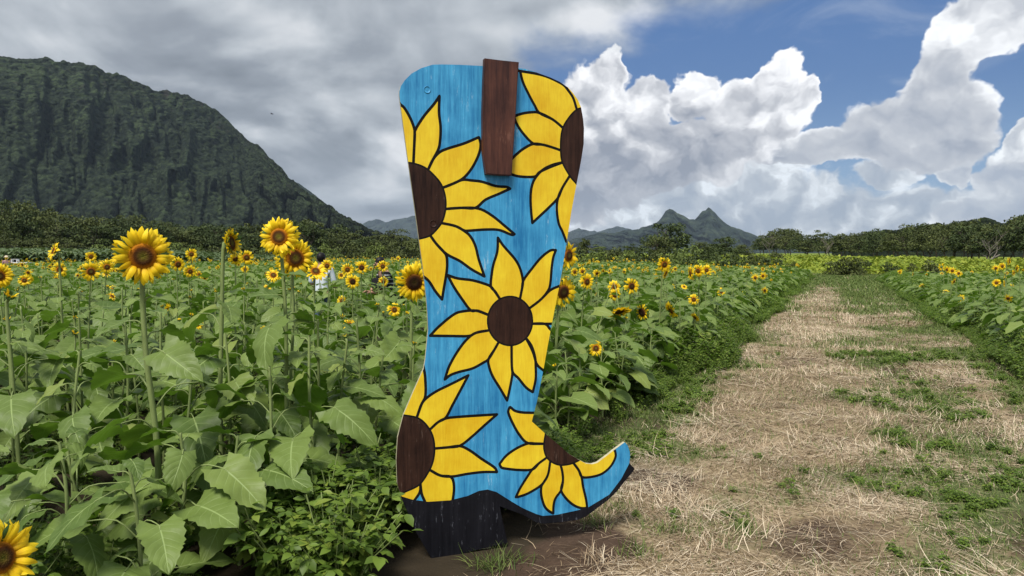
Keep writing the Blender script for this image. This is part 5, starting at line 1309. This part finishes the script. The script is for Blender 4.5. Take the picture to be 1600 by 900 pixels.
def person(loc, rz, H, shirt, trousers, hair, label, lean=.0, sit=False, hat=None):
    root = empty('person', loc); root.rotation_euler = (0, 0, rz); root.scale = (H/1.7,)*3; tag(root, label, 'person')
    hip = .88 if not sit else .50; L = lean
    up = lambda h: (0, -math.sin(L)*h, hip+math.cos(L)*h)         # the person faces -Y in its own frame
    sh, nk, hd, cr = up(.50), up(.58), up(.70), up(.80)
    knee = lambda s: (s*.11, -.05 if not sit else -.42, .47 if not sit else .50); foot = lambda s: (s*.12, .0 if not sit else -.42, .06)
    arm = lambda s: [(s*.19, sh[1], sh[2]-.02), (s*.25, sh[1]-.06, sh[2]-.29), (s*.20, sh[1]-.26, sh[2]-.42), (s*.17, sh[1]-.33, sh[2]-.40)]
    V = [(0, 0, hip), up(.25), sh, nk, (hd[0], hd[1]-.02, hd[2]), (cr[0], cr[1]-.01, cr[2]-.02)]; Rd = [(.15, .11), (.12, .095), (.15, .10), (.055, .055), (.082, .095), (.06, .07)]
    Ed = [(0, 1), (1, 2), (2, 3), (3, 4), (4, 5)]
    for s in (-1, 1):
        b = len(V); V += arm(s); Rd += [.055, .042, .035, .03]; Ed += [(2, b), (b, b+1), (b+1, b+2), (b+2, b+3)]
        for f, (dx, ln) in enumerate(((-.03, .07), (-.01, .085), (.01, .08), (.03, .065))):
            k = len(V); h = V[b+3]; V += [(h[0]+dx*.8, h[1]-.05, h[2]-.01), (h[0]+dx, h[1]-.05-ln*.6, h[2]-.03)]; Rd += [.010, .008]; Ed += [(b+3, k), (k, k+1)]
        k = len(V); h = V[b+3]; V += [(h[0]-s*.05, h[1]-.02, h[2]+.01)]; Rd += [.010]; Ed += [(b+3, k)]
        b = len(V); V += [(s*.10, 0, hip-.06), knee(s), (foot(s)[0], foot(s)[1], .10), (foot(s)[0], foot(s)[1]-.16, .04)]; Rd += [.095, .062, .042, .038]; Ed += [(0, b), (b, b+1), (b+1, b+2), (b+2, b+3)]
    skinned('body', V, Ed, Rd, SKIN, root)
    Ts = [(0, .0, hip-.05), up(.25), sh, up(.53)]; Re = [(.175, .135), (.15, .12), (.17, .125), (.09, .08)]; Es = [(0, 1), (1, 2), (2, 3)]
    for s in (-1, 1):
        b = len(Ts); a = arm(s); m_ = tuple((p+q)/2 for p, q in zip(a[0], a[1])); Ts += [a[0], m_, a[1]]; Re += [.078, .068, .060]; Es += [(2, b), (b, b+1), (b+1, b+2)]
    skinned('shirt', Ts, Es, Re, shirt, root)
    Tt = [(0, 0, hip)]; Rt = [(.17, .13)]; Et = []
    for s in (-1, 1):
        b = len(Tt); Tt += [(s*.10, 0, hip-.08), knee(s), (foot(s)[0], foot(s)[1], .12)]; Rt += [.11, .082, .065]; Et += [(0, b), (b, b+1), (b+1, b+2)]
    skinned('trousers', Tt, Et, Rt, trousers, root)
    ellipsoid('hair', (hd[0], hd[1]+.015, hd[2]+.045), (.088, .105, .105), hair, root)
    fz = hd[2]-.005; fy = hd[1]-.112
    for s in (-1, 1):
        ellipsoid('eye', (s*.032, fy+.006, fz+.012), (.012, .008, .008), hair, root, seg=8, rings=6); ellipsoid('ear', (s*.088, hd[1], fz), (.012, .022, .032), SKIN, root, seg=8, rings=6)
    ellipsoid('nose', (0, fy-.006, fz-.015), (.012, .016, .020), SKIN, root, seg=8, rings=6)
    if hat:
        prof = [(.20, -.005), (.20, .004), (.11, .012), (.10, .09), (.06, .115), (.01, .12)]; A = np.arange(24)*2*math.pi/24
        Vh = np.array([[math.cos(a)*r, math.sin(a)*r+hd[1], hd[2]+.07+z] for r, z in prof for a in A]); new_mesh('hat', Vh, gridq(6, 24, True), hat, parent=root)
    return root
def build_people():
    hair = plain("black_hair", (.010, .008, .008), .5); white = plain("white_shirt_cloth", (.62, .68, .74)); blk = plain("black_cloth", (.015, .015, .018)); denim = plain("blue_cloth", (.12, .17, .26)); pink = plain("mauve_cloth", (.30, .17, .18)); straw = plain("straw_hat_weave", (.55, .46, .33))
    a = at(502, 398, 13.2); person((a[0], 13.2, 0), R(172), a[2]+.02, white, denim, hair, "person in a white shirt seen from behind, standing among the sunflowers")
    a = at(614, 407, 13.6)
    striped, p, out = material("striped_dark_cloth"); x, y, z = sep(coord('Object')); setp(p, mixc(E.m('SINE', z*70.0).step(.55, .8), (.012, .012, .014), (.35, .36, .36)), .8, .2)
    person((a[0], 13.6, 0), R(-60), 1.46, striped, blk, hair, "person in dark striped clothes bending over among the sunflowers by the boot", lean=.45)
    a = at(10, 404, 50.0); person((a[0], 50, 0), R(30), 1.62, pink, blk, hair, "seated person in a hat at the white table far off at the left", sit=True, hat=straw)
    # the bag hanging at the second person's side
    b = at(590, 440, 13.2); r = empty('bag', (b[0], 13.2, b[2]-.13)); tag(r, "small black shoulder bag beside the person in striped clothes", 'bag')
    bm = bmesh.new(); bmesh.ops.create_cube(bm, size=1)
    for v in bm.verts: v.co = (v.co.x*.24*(1 if v.co.z < 0 else .82), v.co.y*.10, v.co.z*.2+.1)
    bmesh.ops.bevel(bm, geom=list(bm.edges), offset=.025, segments=3, affect='EDGES'); me = bpy.data.meshes.new('pouch'); bm.to_mesh(me); bm.free(); me.materials.append(blk)
    o = bpy.data.objects.new('pouch', me); COL.objects.link(o); o.parent = r
    bg = Bag(); bg.add(*tube(spline3([(-.1, 0, .17), (-.06, .02, .40), (.04, .06, .52), (.12, .02, .36), (.1, 0, .17)], 4), .008, 6)); bg.build('strap', blk, r)
    # white table and the open box on it
    wp = plain("white_plastic", (.75, .75, .74), .5); c = at(30, 411, 52); r = empty('folding_table', (c[0], 52, 0)); tag(r, "long white folding table among the flowers far off at the left", 'table')
    def box(name, c0, s, mat, parent, bev=.01):
        bm = bmesh.new(); bmesh.ops.create_cube(bm, size=1)
        for v in bm.verts: v.co = (v.co.x*s[0]+c0[0], v.co.y*s[1]+c0[1], v.co.z*s[2]+c0[2])
        if bev: bmesh.ops.bevel(bm, geom=list(bm.edges), offset=bev, segments=2, affect='EDGES')
        me = bpy.data.meshes.new(name); bm.to_mesh(me); bm.free(); me.materials.append(mat); o = bpy.data.objects.new(name, me); COL.objects.link(o); o.parent = parent; return o
    box('table_top', (0, 0, .80), (1.5, .7, .06), wp, r)
    for sx in (-.65, .65):
        for sy in (-.28, .28): box('leg', (sx, sy, .385), (.04, .04, .765), wp, r, .005)
    r2 = empty('box', (c[0]-.28, 52, .832)); tag(r2, "small white open box standing on the white table", 'box')
    box('side_panel', (-.19, 0, .10), (.03, .3, .2), wp, r2); box('side_panel', (.19, 0, .10), (.03, .3, .2), wp, r2); box('lid', (0, 0, .215), (.41, .3, .025), wp, r2); box('back_panel', (0, .14, .10), (.35, .02, .19), blk, r2, 0)
    r3 = empty('chair', (a[0], 50, 0)); r3.rotation_euler = (0, 0, R(30)); tag(r3, "dark folding chair under the seated person by the white table", 'chair')
    box('seat', (0, -.10, .42), (.44, .46, .05), blk, r3); box('backrest', (0, .18, .72), (.42, .03, .3), blk, r3)
    for sx in (-.19, .19):
        for sy in (-.29, .15): box('leg', (sx, sy, .195), (.03, .03, .39), blk, r3, .004)
    # a bird gliding before the clouds
    c = at(425, 178, 60); bg = Bag(); sec = np.array([(-.13, .003), (-.09, .018), (0, .030), (.08, .024), (.12, .010)])
    bg.add(*tube([(s, 0, 0) for s, _ in sec], [w for _, w in sec], 8)); body = bg
    V, Q = [], []
    for sgn in (-1, 1):
        b0 = len(V); pts = [(.05, 0), (.02, .10), (-.01, .22), (-.06, .23), (-.06, .11), (-.05, 0)]
        V += [(x, sgn*y, .02+.10*y*(1-y)*2) for x, y in pts]+[(x, sgn*y, .012+.10*y*(1-y)*2) for x, y in pts]
        Q += [(b0+0, b0+1, b0+4, b0+5), (b0+1, b0+2, b0+3, b0+4), (b0+6, b0+7, b0+10, b0+11), (b0+7, b0+8, b0+9, b0+10)]
    body.add(np.array(V), np.array(Q), np.zeros((len(V), 3))); o = body.build('bird', blk); o.location = c; o.rotation_euler = (R(20), 0, R(35)); tag(o, "tiny dark bird flying before the grey clouds above the mountain slope", 'bird')
build_people()
